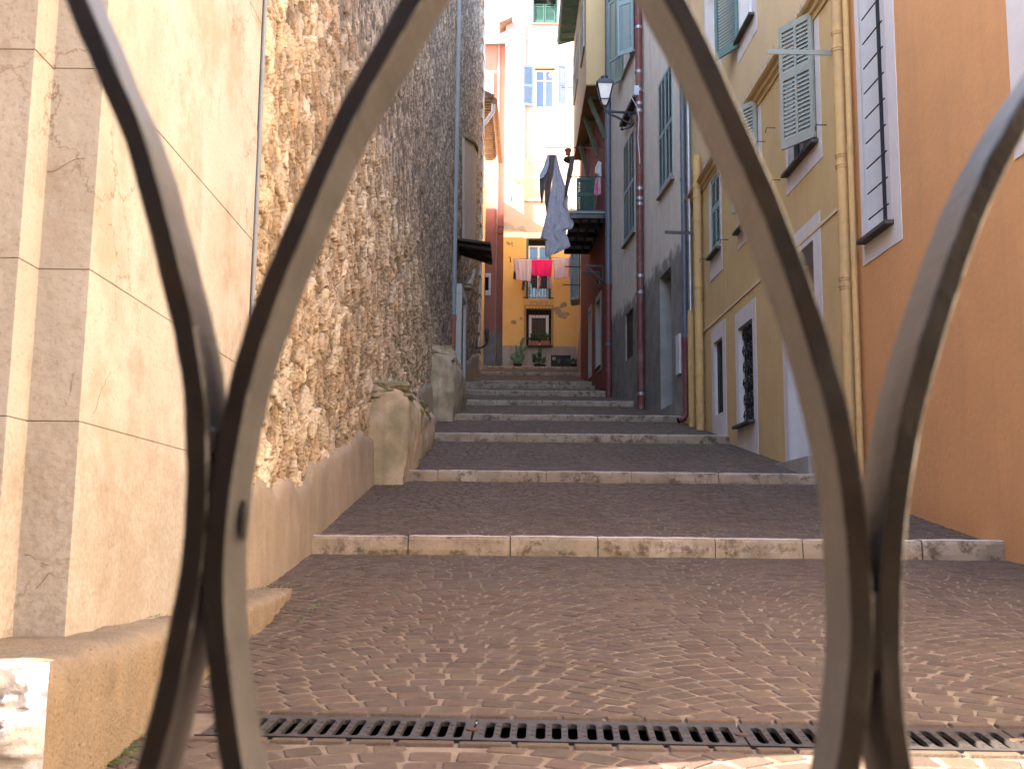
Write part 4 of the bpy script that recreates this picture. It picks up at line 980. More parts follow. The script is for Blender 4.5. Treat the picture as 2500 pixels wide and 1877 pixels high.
for k in range(len(zj)-1):
    za, zb_ = zj[k]+.0012, zj[k+1]-.0012
    dx = random.uniform(-.002, .002)
    def X2(z): return xz(c2, clampz(z))+dx
    def XI(z): return xz(ci, clampz(z))+dx
    YF1 = Yf2-.125; YE_ = 4.93
    fac = [((XI, YF1), (XI, Yf2)), ((XI, Yf2), (X2, Yf2)), ((X2, Yf2), (X2, YE_))]
    # prism of the course
    def ring(z): return [Vector((XI(z)-1.6, YF1, z)), Vector((XI(z), YF1, z)), Vector((XI(z), Yf2, z)), Vector((X2(z), Yf2, z)), Vector((X2(z)+.0, YE_, z)), Vector((XI(z)-1.6, YE_, z))]
    r0_, r1_ = ring(za), ring(zb_); b = len(m.v); rings.append(([p+Vector((-.004 if i_ in (1, 2, 3, 4) else 0, .004 if i_ in (0, 1, 2, 3) else -.002, 0)) for i_, p in enumerate(ring(za))]))
    m.add(r0_+r1_, [(i, (i+1) % 6, 6+(i+1) % 6, 6+i) for i in range(6)]+[tuple(range(6))[::-1], tuple(range(6, 12))])
pl = m.build('wall', M['pilaster'], cb, bevel=.002)
m = MB()
for ra_, rb_ in zip(rings, rings[1:]): m.add(ra_+rb_, [(i, (i+1) % 6, 6+(i+1) % 6, 6+i) for i in range(6)])
m.box(-6, -1.5, 2.96, 4.9, ZL-.5, 7.0)
m.build('core', M['pmortar'], cb)
# outer pilaster outside the picture on the left, throws the shade that crosses the drain
m = MB(); m.box(-6, -1.47, 2.43, 3.2, -.2, 7.2); m.build('pilaster', M['pilaster'], cb)
# cracks: thin grooves of dark mortar on the faces
CRM = mat('crack_dark', (.22, .13, .07), .95)
def crack(pts, r=.0016):
    P = []
    for a, b in zip(pts, pts[1:]):
        n = max(2, int((Vector(b)-Vector(a)).length/.02))
        for k in range(n): P.append(Vector(a).lerp(Vector(b), k/n)+Vector((0, random.uniform(-.006, .006), random.uniform(-.008, .008))))
    P.append(Vector(pts[-1])); return P
m = MB()
MXf = lambda z: xz(c2, clampz(z))
def onmain(u, v):
    y = 3.5
    for _ in range(12):
        p = ray(u, v); x = MXf(p[2]*y+EZ); y = x/p[0]
    return Vector((x+.0005, y, p[2]*y+EZ))
def onfront(u, v): q = at(u, v, Yf2-.0005); return q
for pts in ([(0, 401), (55, 397)],):
    pass
for pts in ([(116, 424), (150, 412), (190, 392), (236, 378)], [(183, 900), (172, 960), (160, 1030)], [(140, 880), (150, 940), (162, 990)], [(60, 1350), (110, 1380), (150, 1376)], [(70, 1450), (120, 1400), (160, 1410)]):
    m = MB(); m.tube(crack([onfront(*p) for p in pts]), .0009, 4, caps=False); m.build('crack', CRM, cb)
for pts in ([(270, 900), (245, 960), (228, 1010)], [(322, 1110), (328, 1190), (330, 1255), (442, 1262)], [(290, 1115), (275, 1200), (262, 1310), (240, 1420), (215, 1530)], [(312, 1380), (318, 1450), (310, 1520)], [(163, 1355), (210, 1353), (260, 1350)], [(168, 1430), (215, 1432)],
            ):
    m = MB(); m.tube(crack([onmain(*p) for p in pts]), .0010, 4, caps=False); m.build('crack', CRM, cb)
m = MB(); e = [onmain(605, 20), onmain(592, 300), onmain(583, 500), onmain(578, 760)]
xr_ = e[0].x
m.tube([Vector((-1.185, 4.955, z)) for z in (.6, 2, 3.2, 6, 7)], .012, 8); tag(m.build('cable', M['greypipe'], None), 'thin grey cable running up the edge where cream plaster meets rubble wall', 'cable')
# ledge
LT = ZL
def ledge():
    ys = np.concatenate([np.linspace(2.44, 6.7, 110)]); xf = np.interp(ys, [2.44, 3.3, 4.5, 5.6, 6.3, 6.7], [-.985, -1.0, -1.05, -1.11, -1.2, -1.36])
    prof = [(0, 0.), (0, .15), (0, .3), (0, .45), (0, .6), (0, .75), (-.003, .88), (-.012, .96), (-.035, 1.0), (-.09, 1.01), (-.16, 1.0), (-.26, 1.0), (-.4, 1.0)]
    A = np.arange(len(ys)); P = np.zeros((len(ys), len(prof), 3))
    for i, y in enumerate(ys):
        g = gz(y)-.04
        for j, (dx, t) in enumerate(prof):
            z = g+(LT-g)*t
            nz = float(fbm(np.array(y*3.), np.array(z*3.), 4, 4)-.5)*.055+float(fbm(np.array(y*12.), np.array(z*12+dx*10), 4, 6)-.5)*.028
            P[i, j] = (xf[i]+dx+nz*(1 if t < 1 else .2), y, z+(nz*.5 if t >= .96 else 0))
    return P
P = ledge(); lo = empty('stone_ledge', (-1.1, 4, .3), 'low ochre stone ledge with rounded edge at the foot of the cream corner building', 'ledge')
gridmesh('bench', P, None, M['ledge'], lo, flip=False)
# rough broken near end of the ledge
n1, n2 = 70, 60; xs = np.linspace(-2.2, -.985, n1); ks = np.linspace(-.02, 1.0, n2); A, B = np.meshgrid(xs, ks, indexing='ij')
Z = .1+(LT-.1)*B; f1, f2, idr, ox, oy = voro(A*9, Z*11, 3); f1b, f2b, idb, ox2, oy2 = voro(A*24, Z*27, 13)
dep = .07*(idr-.3)*np.clip((f2-f1)*5, 0, 1)+.03*idb*np.clip((f2b-f1b)*4, 0, 1)+.05*(fbm(A*6, Z*6, 4, 2)-.5)
dep = dep*np.clip((1-B)*6, 0, 1)*np.clip((-.985-A)*18, 0, 1)
gridmesh('broken_end', np.stack([A, 2.44-dep-.0*A, Z], -1), None, mat('broken_stone', (.62, .56, .50), .9, .15, 8, 1.2, 70), lo, flip=False)
m = MB(); m.box(-2.2, -1.36, 2.4401, 6.3, .1, LT-.002); m.build('fill', M['ledge'], lo)
m = MB(); m.box(-2.0, -1.0, 1.75, 2.26, .0, .30); o = m.build('lower_stone', mat('pale_stone', (.60, .52, .44), .9, .1, 4, .8, 60), None, bevel=.03); tag(o, 'pale sunlit block in front of the broken end of the ledge', 'stone block'); o.name = 'stone_block'
m = MB()
for cu, cv, n, sx, sy in ((687, 1435, 160, .10, .22), (300, 1850, 120, .02, .14), (760, 1490, 60, .012, .3), (300, 1360, 0, .1, .1), (330, 1505, 80, .05, .05)):
    r = ray(cu, cv); y = (EZ-(LT if cv < 1460 and cu < 700 or cu == 330 else .06*0))/(-r[2]) if True else 0
    if cu in (760,): y = EZ/(.0843-r[2])
    if cu == 300: y = EZ/(.0843-r[2])
    for _ in range(n):
        x, yy = r[0]*y+random.gauss(0, sx), y+random.gauss(0, sy); z = (LT+.004 if cu in (687, 330) else gz(yy)+.006)
        s = random.uniform(.004, .011); a = random.random()*6.3
        m.add([(x+s*math.cos(a), yy+s*math.sin(a), z), (x-s*math.sin(a), yy+s*math.cos(a), z+random.random()*.006), (x-s*math.cos(a), yy-s*math.sin(a), z+random.random()*.004)], [(0, 1, 2)])
tag(m.build('moss', M['moss'], None), 'green moss in the ledge and paving joints', 'moss', kind='stuff')
# unseen wall added behind the camera on the left: keeps the gate in shade
m = MB(); m.box(-7, -1.7, -6, 1.15, -.1, 3.4)
tag(m.build('shade_wall', M['pilaster'], None), 'plastered wall outside the picture on the left', 'wall')
# ------------------------------------------------------------------ tile roof house, far left
th = empty('tile_roof_house', (-1.6, 39, 7), 'low house with overhanging terracotta tile eave and pale gutter behind the stone corner', 'building')
m = MB(); m.hexa([(-5, 36.05, -1), (-1.15, 36.05, -1), (-1.14, 44.5, -1), (-5, 44.5, -1), (-5, 36.05, 14.6), (-1.15, 36.05, 14.6), (-1.14, 44.5, 14.6), (-5, 44.5, 14.6)]); m.build('wall', mat('warm_stone', (.52, .38, .22), .9, .2, 3, 1, 40, streak=.3), th)
ga, gb = at(1207, 236, 36.6), at(1221, 402, 42.3); zr_ = (ga.z+gb.z)/2
m = MB(); m.tube([(ga.x, 36.4, zr_), (gb.x, 42.4, zr_-.05)], .11, 12); gtr = m.build('gutter', M['tile'], th)
m = MB(); m.tube([(ga.x-.02, 36.5, zr_-.05), (ga.x-.03, 36.5, zr_-.35), (ga.x-.3, 36.4, zr_-.8), (-1.2, 36.3, zr_-1.0)], .07, 10); m.build('drainpipe', M['gutter'], th)
m = MB(); y = 36.3
while y < 42.4:
    m.tube([(ga.x-.02, y, zr_+.08), (-1.9, y, zr_+.62)], .10, 8); m.box(-1.15, ga.x-.12, y-.04, y+.04, zr_-.06, zr_+.02); y += .24
m.hexa([(ga.x-.1, 36.2, zr_+.02), (ga.x-.1, 42.5, zr_+.02), (-2, 42.5, zr_+.5), (-2, 36.2, zr_+.5), (ga.x-.1, 36.2, zr_+.06), (ga.x-.1, 42.5, zr_+.06), (-2, 42.5, zr_+.55), (-2, 36.2, zr_+.55)])
m.build('roof', M['tile'], th)
# ------------------------------------------------------------------ drainpipes
def pipe(label, pos, z0, z1, r, mt, collars=(), z_split=None, mt2=None, elbow=False, cm=None, n=16, dirv=(-1, -.3, 0), r2=None):
    rt_ = empty('drainpipe', (pos[0], pos[1], z0), label, 'drainpipe')
    pts = [(pos[0], pos[1], z) for z in (z1, z_split if z_split else z0)]
    m = MB(); m.tube(pts, r, n); m.build('pipe', mt, rt_)
    if z_split:
        m = MB(); a = [(pos[0], pos[1], z_split), (pos[0], pos[1], z0+(.18 if elbow else 0))]
        if elbow: d = Vector(dirv).normalized(); a += [(pos[0]+d.x*.05, pos[1]+d.y*.05, z0+.09), (pos[0]+d.x*.16, pos[1]+d.y*.16, z0+.05)]
        m.tube(a, (r2 or r*1.02), n); m.tube([(pos[0], pos[1], z_split-.07), (pos[0], pos[1], z_split+.06)], r*1.22, n)
        m.build('lower_pipe', mt2 or mt, rt_)
        if elbow:
            m = MB(); d = Vector(dirv).normalized(); m.tube([(pos[0]+d.x*.155, pos[1]+d.y*.155, z0+.052), (pos[0]+d.x*.165, pos[1]+d.y*.165, z0+.049)], r*.85, n); m.build('mouth', M['hole'], rt_)
    for z in collars:
        m = MB(); m.tube([(pos[0], pos[1], z-.035), (pos[0], pos[1], z+.035)], r*1.1, n); m.tube([(pos[0], pos[1], z-.008), (pos[0], pos[1], z+.008)], r*1.2, n); m.build('collar', cm or mt, rt_)
    return rt_
def wpos(WW, u, v, r, gap=.03):
    s, z = WW.px(u, v, r+gap); return WW.P(s, z, r+gap), z
def zs(WW, u, r, vs): return [WW.px(u, v, r+.03)[1] for v in vs]
# yellow pair at the corner of yellow and orange houses
YC = W((3.50, 11.25), (3.22, 20.55), 1)
p, _ = wpos(YC, 2056, 400, .062); pipe('thick yellow painted drainpipe on the ochre wall beside the orange house', p, gz(p.y), 9, .062, M['ypipe'], zs(YC, 2056, .06, (66, 108, 378, 405, 685, 706)), cm=M['ypipe'])
p, _ = wpos(YC, 2077, 400, .032); pipe('thin yellow painted drainpipe in the corner against the orange house', p, gz(p.y), 9, .032, M['ypipe'], zs(YC, 2077, .06, (355, 1040)), cm=M['ypipe'])
p, _ = wpos(YC, 1705, 700, .072); pipe('tall yellow painted drainpipe with cut off top at the far end of the ochre wall', p, gz(p.y), YC.px(1703, 378, .1)[1], .072, M['ypipe'], zs(YC, 1705, .07, (425, 452, 478, 537, 700, 857, 917, 980, 998, 1020)), cm=M['ypipe'])
p, _ = wpos(BW, 1685.5, 700, .045, .09); zsp = p.z
zspl = BW.px(1685, 772, .1)[1]; pipe('bright zinc drainpipe ending in a yellow sleeve beside the ochre house', p, gz(p.y), 15, .045, M['zinc'], [BW.px(1685, 563, .1)[1]], z_split=zspl, mt2=M['ypipe'], r2=.062)
p, _ = wpos(BW, 1671.5, 700, .054); pipe('dull grey drainpipe with dark red foot and open elbow beside the yellow pipes', p, gz(p.y)+.02, 15, .054, M['bluepipe'], zs(BW, 1671, .05, (436, 757)), z_split=zs(BW, 1671, .05, (834,))[0], mt2=M['redpipe'], elbow=True, cm=M['bluepipe'])
p, _ = wpos(BW, 1562.5, 600, .083); pipe('large dark red drainpipe with shiny steel collars on the beige wall', p, gz(p.y)-.0, 15.5, .083, M['redpipe'], zs(BW, 1562, .08, (63, 173, 218, 252, 270, 462, 486, 500, 676, 716, 964)), cm=M['zinc'])
p, _ = wpos(W((2.58, 28.75), (2.22, 35.5), 1), 1484.5, 400, .078, .02); p.y = min(p.y, 28.75); pipe('blue grey drainpipe turning dark red below, between beige and red houses', (at(1484.5, 400, 28.6).x, 28.6), gz(28.6), 17.5, .078, M['bluepipe'], [at(1484, v, 28.6).z for v in (440, 655, 840)], z_split=at(1484, 700, 28.6).z, mt2=M['redpipe'], cm=M['bluepipe'])
xg = at(1429.5, 700, 35.3).x; pipe('grey drainpipe with dark red foot at the far end of the red house', (xg, 35.3), gz(35.3), 13, .065, M['greypipe'], [], z_split=at(1429, 740, 35.3).z, mt2=M['redpipe'])
xl_ = at(1107, 600, 26.4).x; xt_ = at(1119, 50, 26.4).x; pipe('grey drainpipe with terracotta foot on the rubble stone wall', ((xl_+xt_)/2, 26.4), gz(26.4)+.4, 20, .078, M['greypipe'], [at(1110, v, 26.4).z for v in (183, 432, 690)], z_split=at(1100, 775, 26.4).z, mt2=M['terra'], cm=M['greypipe'])
m = MB()
P_ = []
for k in range(60): s = .02; z = 1.2+k*.14; P_.append(YC.P(-.01+.012*math.sin(k*1.7)+.01*math.sin(k*.4), z, .012+.006*math.sin(k*2.9)))
m.tube(P_, .014, 6); tag(m.build('cable', M['slate'], None), 'dark ragged cable in the joint between orange and ochre walls', 'cable')
m = MB(); pts = [BW.P(*BW.px(u, v, .1), .2) for u, v in ((1551, 236), (1556, 245), (1566, 262), (1571, 290), (1568, 340), (1572, 380), (1573, 400))]; m.tube(pts, .01, 5); tag(m.build('cable', M['gutter'], None), 'thin pale wire hanging from the junction box over the large dark red drainpipe', 'cable')
# ------------------------------------------------------------------ street lantern
s0, zb0 = BW.px(1557, 277); PWp = BW.P(s0, 0, 0); tip = at(1474, 272, PWp.y-.1)
lan = empty('street_lantern', (PWp.x, PWp.y, zb0), 'black street lantern with white panes on an anchor shaped wall bracket', 'street lamp')
dv = Vector((tip.x-PWp.x, tip.y-PWp.y, 0)); LW = W((PWp.x, PWp.y), (tip.x, tip.y), -1); LL = dv.length
zbm = zb0
m = MB(); m.bar(LW.P(0, zbm, 0), LW.P(LL, zbm, 0), .045, .045); m.bar(LW.P(LL*.88, zbm-.03, 0), LW.P(.14, zbm-.29, 0), .035, .04); m.bar(LW.P(.0, zbm+.05, 0), LW.P(0, zbm-.4, 0), .05, .02)
pts = [LW.P(.20, zbm-.06, 0), LW.P(.13, zbm-.16, 0), LW.P(.12, zbm-.26, 0), LW.P(.18, zbm-.35, 0), LW.P(.36, zbm-.42, 0)]; m.tube(pts, [.012, .03, .036, .03, .012], 8)
m.tube([LW.P(.36, zbm-.40, 0), LW.P(.42, zbm-.43, 0)], [.05, .005], 6); m.tube([LW.P(.20, zbm-.07, 0), LW.P(.23, zbm-.03, 0)], [.045, .005], 6)
m.tube([LW.P(.08+.035*math.cos(k*math.pi/6), zbm-.29+.035*math.sin(k*math.pi/6), 0) for k in range(13)], .009, 5); m.bar(LW.P(0, zbm-.29, 0), LW.P(.05, zbm-.29, 0), .02, .02)
m.build('bracket', M['black'], lan)
c = LW.P(LL-.02, 0, 0); pxm = PWp.y/FPX
zt0 = zbm+.02; H0 = (272-242.5)*pxm; H1 = (272-203)*pxm; H2 = (272-190)*pxm
def sq(z, w): return [Vector((c.x+sx*w, c.y+sy*w, z)) for sx, sy in ((-1, -1), (1, -1), (1, 1), (-1, 1))]
m = MB(); wb_, wt_, wr_ = .105, .185, .135
A = sq(zbm+H0, wb_); B_ = sq(zbm+H1, wt_); 
for k in range(4):
    m.bar(A[k], B_[k], .022, .022); m.bar(A[k], A[(k+1) % 4], .02, .02); m.bar(B_[k], B_[(k+1) % 4], .03, .03)
T = sq(zbm+.13, .045)
for k in range(4): m.bar(A[k], T[k], .018, .018); m.bar(T[k], T[(k+1) % 4], .02, .02)
m.tube([(c.x, c.y, zbm), (c.x, c.y, zbm+.14)], .03, 8); m.build('lantern_frame', M['black'], lan)
m = MB(); a = sq(zbm+H1+.012, wt_+.02); b = sq(zbm+H2, wr_); m.hexa([a[0], a[1], a[2], a[3], b[0], b[1], b[2], b[3]])
m.tube([(c.x, c.y, zbm+H2), (c.x, c.y, zbm+H2+.03), (c.x, c.y, zbm+H2+.09), (c.x, c.y, zbm+H2+.12)], [.09, .085, .09, .04], 14); m.build('roof', M['black'], lan)
m = MB(); a = sq(zbm+H0+.01, wb_-.008); b = sq(zbm+H1-.01, wt_-.01); m.hexa(a+b); a = sq(zbm+.15, .042); b = sq(zbm+H0-.01, wb_-.012); m.hexa(a+b); m.build('glass', M['milk'], lan)
# ------------------------------------------------------------------ rods
def rod(label, pa, pb, wd=.03, mt='zinc', th=.03):
    m = MB(); m.bar(pa, pb, wd, th); return tag(m.build('drying_rod', M[mt], None), label, 'drying rod', 'flat drying rods sticking out of the walls')
s, z = YW.px(2031, 130); a = YW.P(s, z, 0); b = at(1873, 123, a.y-.02); b.z = z; rod('grey flat metal rod crossing the big grey green shutter', a, b, .012, 'greyg', .055)
s, z = YW.px(1713, 570); a = YW.P(s, z, 0); b = at(1623, 558, a.y-.05); b.z = z; rod('dark flat metal rod sticking out across the yellow and grey pipes', a, b, .012, 'slate', .055)
a = at(1425, 652, 35.6); b = at(1379, 651, 35.6); rod('upper dark rod crossing the grey blue shutter box', a, b, .03, 'slate')
a = at(1424, 696, 36.2); b = at(1374, 695.5, 36.2); rod('lower dark rod crossing the grey blue shutter box', a, b, .03, 'slate')
a = at(1478, 361, 29.45); b = at(1331, 361.5, 29.45); rod('long thin rod above the balcony that carries the big grey sheet', a, b, .02, 'slate', .02)
m = MB(); m.tube([a+Vector((-.3, 0, 0)), (a.x-.3, 29.4, a.z-.02)], .01, 5)
# ------------------------------------------------------------------ laundry
def cloth(name, label, cat, L, Rr, y, mt, group=None, fold=.05, nf=4, n=26, k=40, seed=0, parent=None, th=.006):
    """L, Rr: left and right outlines as pixel lists from top to bottom at distance y"""
    def samp(P, t):
        d = [0]
        for a, b in zip(P, P[1:]): d.append(d[-1]+math.hypot(a[0]-b[0], a[1]-b[1]))
        x = t*d[-1]; return float(np.interp(x, d, [p[0] for p in P])), float(np.interp(x, d, [p[1] for p in P]))
    vs = []; rr = random.Random(seed); ph = [rr.random()*6 for _ in range(4)]
    for i in range(k+1):
        t = i/k; l = samp(L, t); r = samp(Rr, t)
        for j in range(n+1):
            s = j/n; u, v = l[0]+(r[0]-l[0])*s, l[1]+(r[1]-l[1])*s
            dy = fold*(math.sin(s*nf*6.28+ph[0]+t*1.5)+.5*math.sin(s*nf*13+ph[1]-t*2)+.4*math.sin(t*5+s*3+ph[2]))*(.35+.65*t)
            p = at(u, v, y); vs.append((p.x, p.y+dy, p.z+.01*math.sin(s*9+ph[3])*t))
    m = MB(); m.add(vs, [(i*(n+1)+j, (i+1)*(n+1)+j, (i+1)*(n+1)+j+1, i*(n+1)+j+1) for i in range(k) for j in range(n)], 0, True)
    o = m.build(name, mt, parent, solid=th)
    if parent is None: tag(o, label, cat, group)
    return o
def S5(l): return [(1200+x/4.745, 350+y/4.745) for x, y in l]
sh = empty('hanging_sheet', at(1347, 378, 29.4), 'large grey patterned sheet pinned by two corners and hanging in long folds below the rod', 'sheet')
cloth('sheet', '', '', S5([(738, 132), (705, 430), (668, 640), (632, 830), (600, 970), (565, 1095), (620, 1110), (622, 1200), (622, 1300), (640, 1316)]), S5([(752, 135), (790, 300), (850, 480), (890, 620), (880, 745), (955, 930), (935, 985), (855, 1003), (915, 1190), (760, 1270)]), 29.38, M['sheet'], fold=.028, nf=2, seed=3, parent=sh, k=60, n=36)
cloth('dark_fold', '', '', S5([(650, 132), (640, 300), (615, 520), (620, 700), (640, 850)]), S5([(745, 134), (738, 250), (700, 430), (680, 560), (652, 850)]), 29.50, M['brownc'], fold=.02, nf=2, seed=5, parent=sh)
cloth('side_flap', '', '', S5([(645, 140), (590, 330), (552, 420), (560, 560), (575, 690)]), S5([(672, 140), (655, 330), (640, 460), (606, 570), (588, 690)]), 29.44, M['brownc'], fold=.03, nf=1, seed=6, parent=sh)
cloth('pale_flap', '', '', S5([(648, 140), (600, 280), (555, 370), (560, 410)]), S5([(668, 140), (665, 240), (640, 330), (600, 400)]), 29.38, M['paleb'], fold=.02, nf=2, seed=7, parent=sh)
def T(l): return [(1050+x/3.02, 400+y/3.02) for x, y in l]
LG = None; ly_ = 42.15
rz = at(1300, 633, ly_)
def towel(label, mt, l, r, y=ly_, seed=0, cat='towel', name='towel'): return cloth(name, label, cat, T(l), T(r), y, mt, None, .035, 2, 18, 22, seed)
towel('mauve towel at the left end of the washing line', M['mauve'], [(617, 700), (630, 790), (632, 855)], [(749, 705), (746, 800), (741, 870)], seed=1)
towel('bright fuchsia towel in the middle of the washing line', M['fuch'], [(750, 706), (750, 770), (757, 825)], [(903, 706), (899, 770), (893, 832)], seed=2)
towel('mauve towel at the right end of the washing line', M['mauve'], [(904, 698), (912, 780), (917, 852)], [(1024, 690), (1020, 770), (1008, 838)], seed=3)
towel('pale grey garment showing behind the left mauve towel', M['paleb'], [(614, 702), (618, 760), (622, 800)], [(650, 702), (650, 760), (650, 800)], ly_+.12, 4, 'garment', 'garment')
towel('black garment hanging below the left mauve towel', M['black'], [(618, 790), (614, 820), (612, 848)], [(640, 790), (638, 830), (636, 856)], ly_+.12, 5, 'garment', 'garment')
towel('dark trouser leg hanging beside the upper window', M['brownc'], [(682, 860), (678, 900), (674, 930)], [(704, 860), (698, 905), (692, 934)], ly_+.14, 6, 'garment', 'garment')
towel('narrow pink strip of cloth below the fuchsia towel', M['mauve'], [(800, 828), (796, 860), (798, 900)], [(818, 828), (814, 870), (812, 904)], ly_+.14, 7, 'garment', 'garment')
towel('pale pink pointed cloth below the right edge of the fuchsia towel', M['mauve'], [(876, 828), (876, 880), (878, 918)], [(893, 828), (896, 880), (902, 922)], ly_+.14, 8, 'garment', 'garment')
towel('rose scarf hanging at the far right of the washing line', mat('rose_cloth', (.55, .25, .22), .9), [(1018, 692), (1022, 770), (1020, 835)], [(1030, 690), (1034, 780), (1030, 832)], ly_+.1, 9, 'garment', 'garment')
m = MB(); a = at(1253, 632, ly_+.05); b = at(1392, 629, ly_+.05); m.tube([a, b], .012, 6)
for q in (a.lerp(b, .1), a.lerp(b, .9)): m.bar(q, (q.x, FY, q.z-.02), .02, .02)
tag(m.build('washing_line', M['slate'], None), 'washing line on brackets across the yellow wall', 'washing line')
towel('pink and white striped cloth drying on the balcony', mat('striped_cloth', (.62, .12, .22), .9, 0, 1, .2, 60, col2=(.7, .65, .66)), [(1225, 100), (1212, 160), (1208, 232)], [(1290, 40), (1288, 150), (1286, 232)], 30.6, 11, 'garment', 'garment')
towel('white shirt drying on the balcony beside the pipe', M['white'], [(1240, -20), (1218, 30), (1212, 70), (1250, 75)], [(1262, -10), (1270, 40), (1275, 80), (1272, 130)], 30.5, 12, 'garment', 'garment')
towel('grey cloth hanging over the left side of the balcony', M['brownc'], [(1040, -60), (1010, 60), (992, 190), (990, 250)], [(1068, -60), (1052, 60), (1022, 170), (1000, 250)], 29.32, 13, 'cloth', 'cloth')
# balcony pots
def pot(parent, c, r, h, mt='pot', n=16):
    m = MB(); m.tube([(c[0], c[1], c[2]), (c[0], c[1], c[2]+h*.82), (c[0], c[1], c[2]+h*.83), (c[0], c[1], c[2]+h)], [r*.72, r*.97, r*1.08, r*1.08], n); return m.build('pot', M[mt] if isinstance(mt, str) else mt, parent)
c = at(1387, 379, 29.5); e = empty('flower_pot', c, 'small terracotta pot hanging on the balcony rail', 'flower pot'); pot(e, c, .09, .16); m = MB(); m.blob(c-Vector((0, -.02, .12)), (.13, .1, .1), 10, 6, jit=.5); m.build('soil_bag', M['brownw'], e)
# plants along the far wall
def leaves(c, n, rad, hgt, size, mt, parent, up=.5, name='foliage'):
    m = MB(); c = Vector(c)
    for _ in range(n):
        a = random.random()*6.28; rr = rad*math.sqrt(random.random()); z = random.random()*hgt
        p = c+Vector((rr*math.cos(a), rr*math.sin(a), z)); d = Vector((math.cos(a)*(1-up), math.sin(a)*(1-up), up+random.uniform(-.3, .5))).normalized()
        s = size*random.uniform(.6, 1.3); sd_ = d.cross(Vector((random.gauss(0, 1), random.gauss(0, 1), .3))).normalized()*s*.22
        m.add([p, p+d*s*.5+sd_, p+d*s, p+d*s*.5-sd_], [(0, 1, 2, 3)])
    return m.build(name, mt, parent)
PZ = at(1300, 900, 42.35).z
def stem(parent, pts, r): m = MB(); m.tube(pts, r, 6); m.build('stem', M['plant'], parent)
c = at(1264, 893, 42.4); c.z = 7.38; e = empty('cactus', c, 'prickly pear cactus with flat pale green pads against the grey base of the yellow wall', 'cactus')
pot(e, c, .17, .14, 'darkpot')
def S6(x, y): return (1200+x/5.932, 680+y/5.932)
for (x, y, rx, rz_, tl) in ((370, 1170, .17, .21, 0), (330, 1140, .12, .17, .5), (425, 1140, .12, .19, -.4), (375, 1090, .14, .13, 0), (358, 1015, .045, .16, .05), (415, 1035, .09, .17, -.1), (445, 915, .075, .19, -.35), (475, 1010, .08, .15, -.7), (300, 1150, .06, .1, .6), (372, 1225, .13, .12, 0)):
    p = at(*S6(x, y), 42.4+random.uniform(-.1, .1)); m = MB(); m.blob(p, (rx, .035, rz_), 14, 9, rot=Matrix.Rotation(-tl, 3, 'Y') @ Matrix.Rotation(random.uniform(-.5, .5), 3, 'Z')); m.build('pad', M['cactus'], e)
c = at(1313, 893, 42.4); c.z = 7.38; e = empty('potted_plant', c, 'leafy potted plant with upright stem between the cactus and the black panel', 'plant'); pot(e, c, .16, .14, 'darkpot')
leaves((c.x-.04, c.y, c.z+.15), 90, .13, .35, .14, M['plant'], e); leaves((c.x+.08, c.y, c.z+.35), 30, .04, .3, .14, M['plant'], e, .8); stem(e, [(c.x+.05, c.y, c.z+.1), (c.x+.08, c.y, c.z+.6)], .012)
c = at(1327, 893, 42.3); c.z = 7.38; e = empty('potted_plant', c, 'small plant with a few upright leaves just left of the black panel', 'plant'); pot(e, c, .09, .1, 'darkpot'); leaves((c.x, c.y, c.z+.1), 22, .06, .16, .16, M['plant'], e, .8)
c = at(1364, 893, 42.3); c.z = 7.38; e = empty('potted_plant', c, 'tiny pale plant in front of the black panel', 'plant'); pot(e, c, .09, .1, 'darkpot'); leaves((c.x, c.y, c.z+.1), 14, .04, .14, .12, M['cactus'], e, .8)
c = at(1400, 893, 42.3); c.z = 7.38; e = empty('potted_plant', c, 'low bushy plant at the right end of the grey base', 'plant'); pot(e, c, .18, .13, 'darkpot'); leaves((c.x, c.y, c.z+.14), 110, .24, .14, .12, M['plant'], e, .4)
a, b, c_, d = hy[1][:4]
for i, l in ((.3, 'planter with green leafy plant behind the left half of the window grille'), (.75, 'planter with dark spiky plant behind the right half of the window grille')):
    q = FW.P(a+(b-a)*i, c_+.02, .0); e = empty('planter', q, l, 'planter'); m = MB(); m.box(q.x-.19, q.x+.19, q.y-.09, q.y+.07, q.z, q.z+.17); m.build('box', M['pot'], e, bevel=.01)
    leaves((q.x, q.y, q.z+.17), 80, .16, .2, .15, M['plant'], e, .5 if i < .5 else .8)
# chain and dark bag on the left far corner
m = MB(); pa = cw.P(5.2, at(1133, 853, 32).z, .2); pb = at(1190, 838, 37)
for k in range(26):
    t = k/25; p = pa.lerp(pb, t); p.z -= .07*math.sin(t*math.pi); q = Vector((.05, .05, 0)) if k % 2 else Vector((.02, .05, .04)); m.tube([p-q, p+Vector((.02, 0, .03)), p+q, p-Vector((.02, 0, .03)), p-q], .007, 4, caps=False)
tag(m.build('chain', M['brownw'], None), 'rusty chain slung from the stone wall corner towards the red house', 'chain')
m = MB(); p = at(1189, 822, 37.2); m.blob(p, (.06, .05, .24), 10, 8, jit=.2); m.blob(p+Vector((-.01, 0, .18)), (.08, .05, .13), 10, 6, jit=.2); tag(m.build('bag', M['black'], None), 'black cloth bag hanging at the stone corner in front of the red house', 'bag')
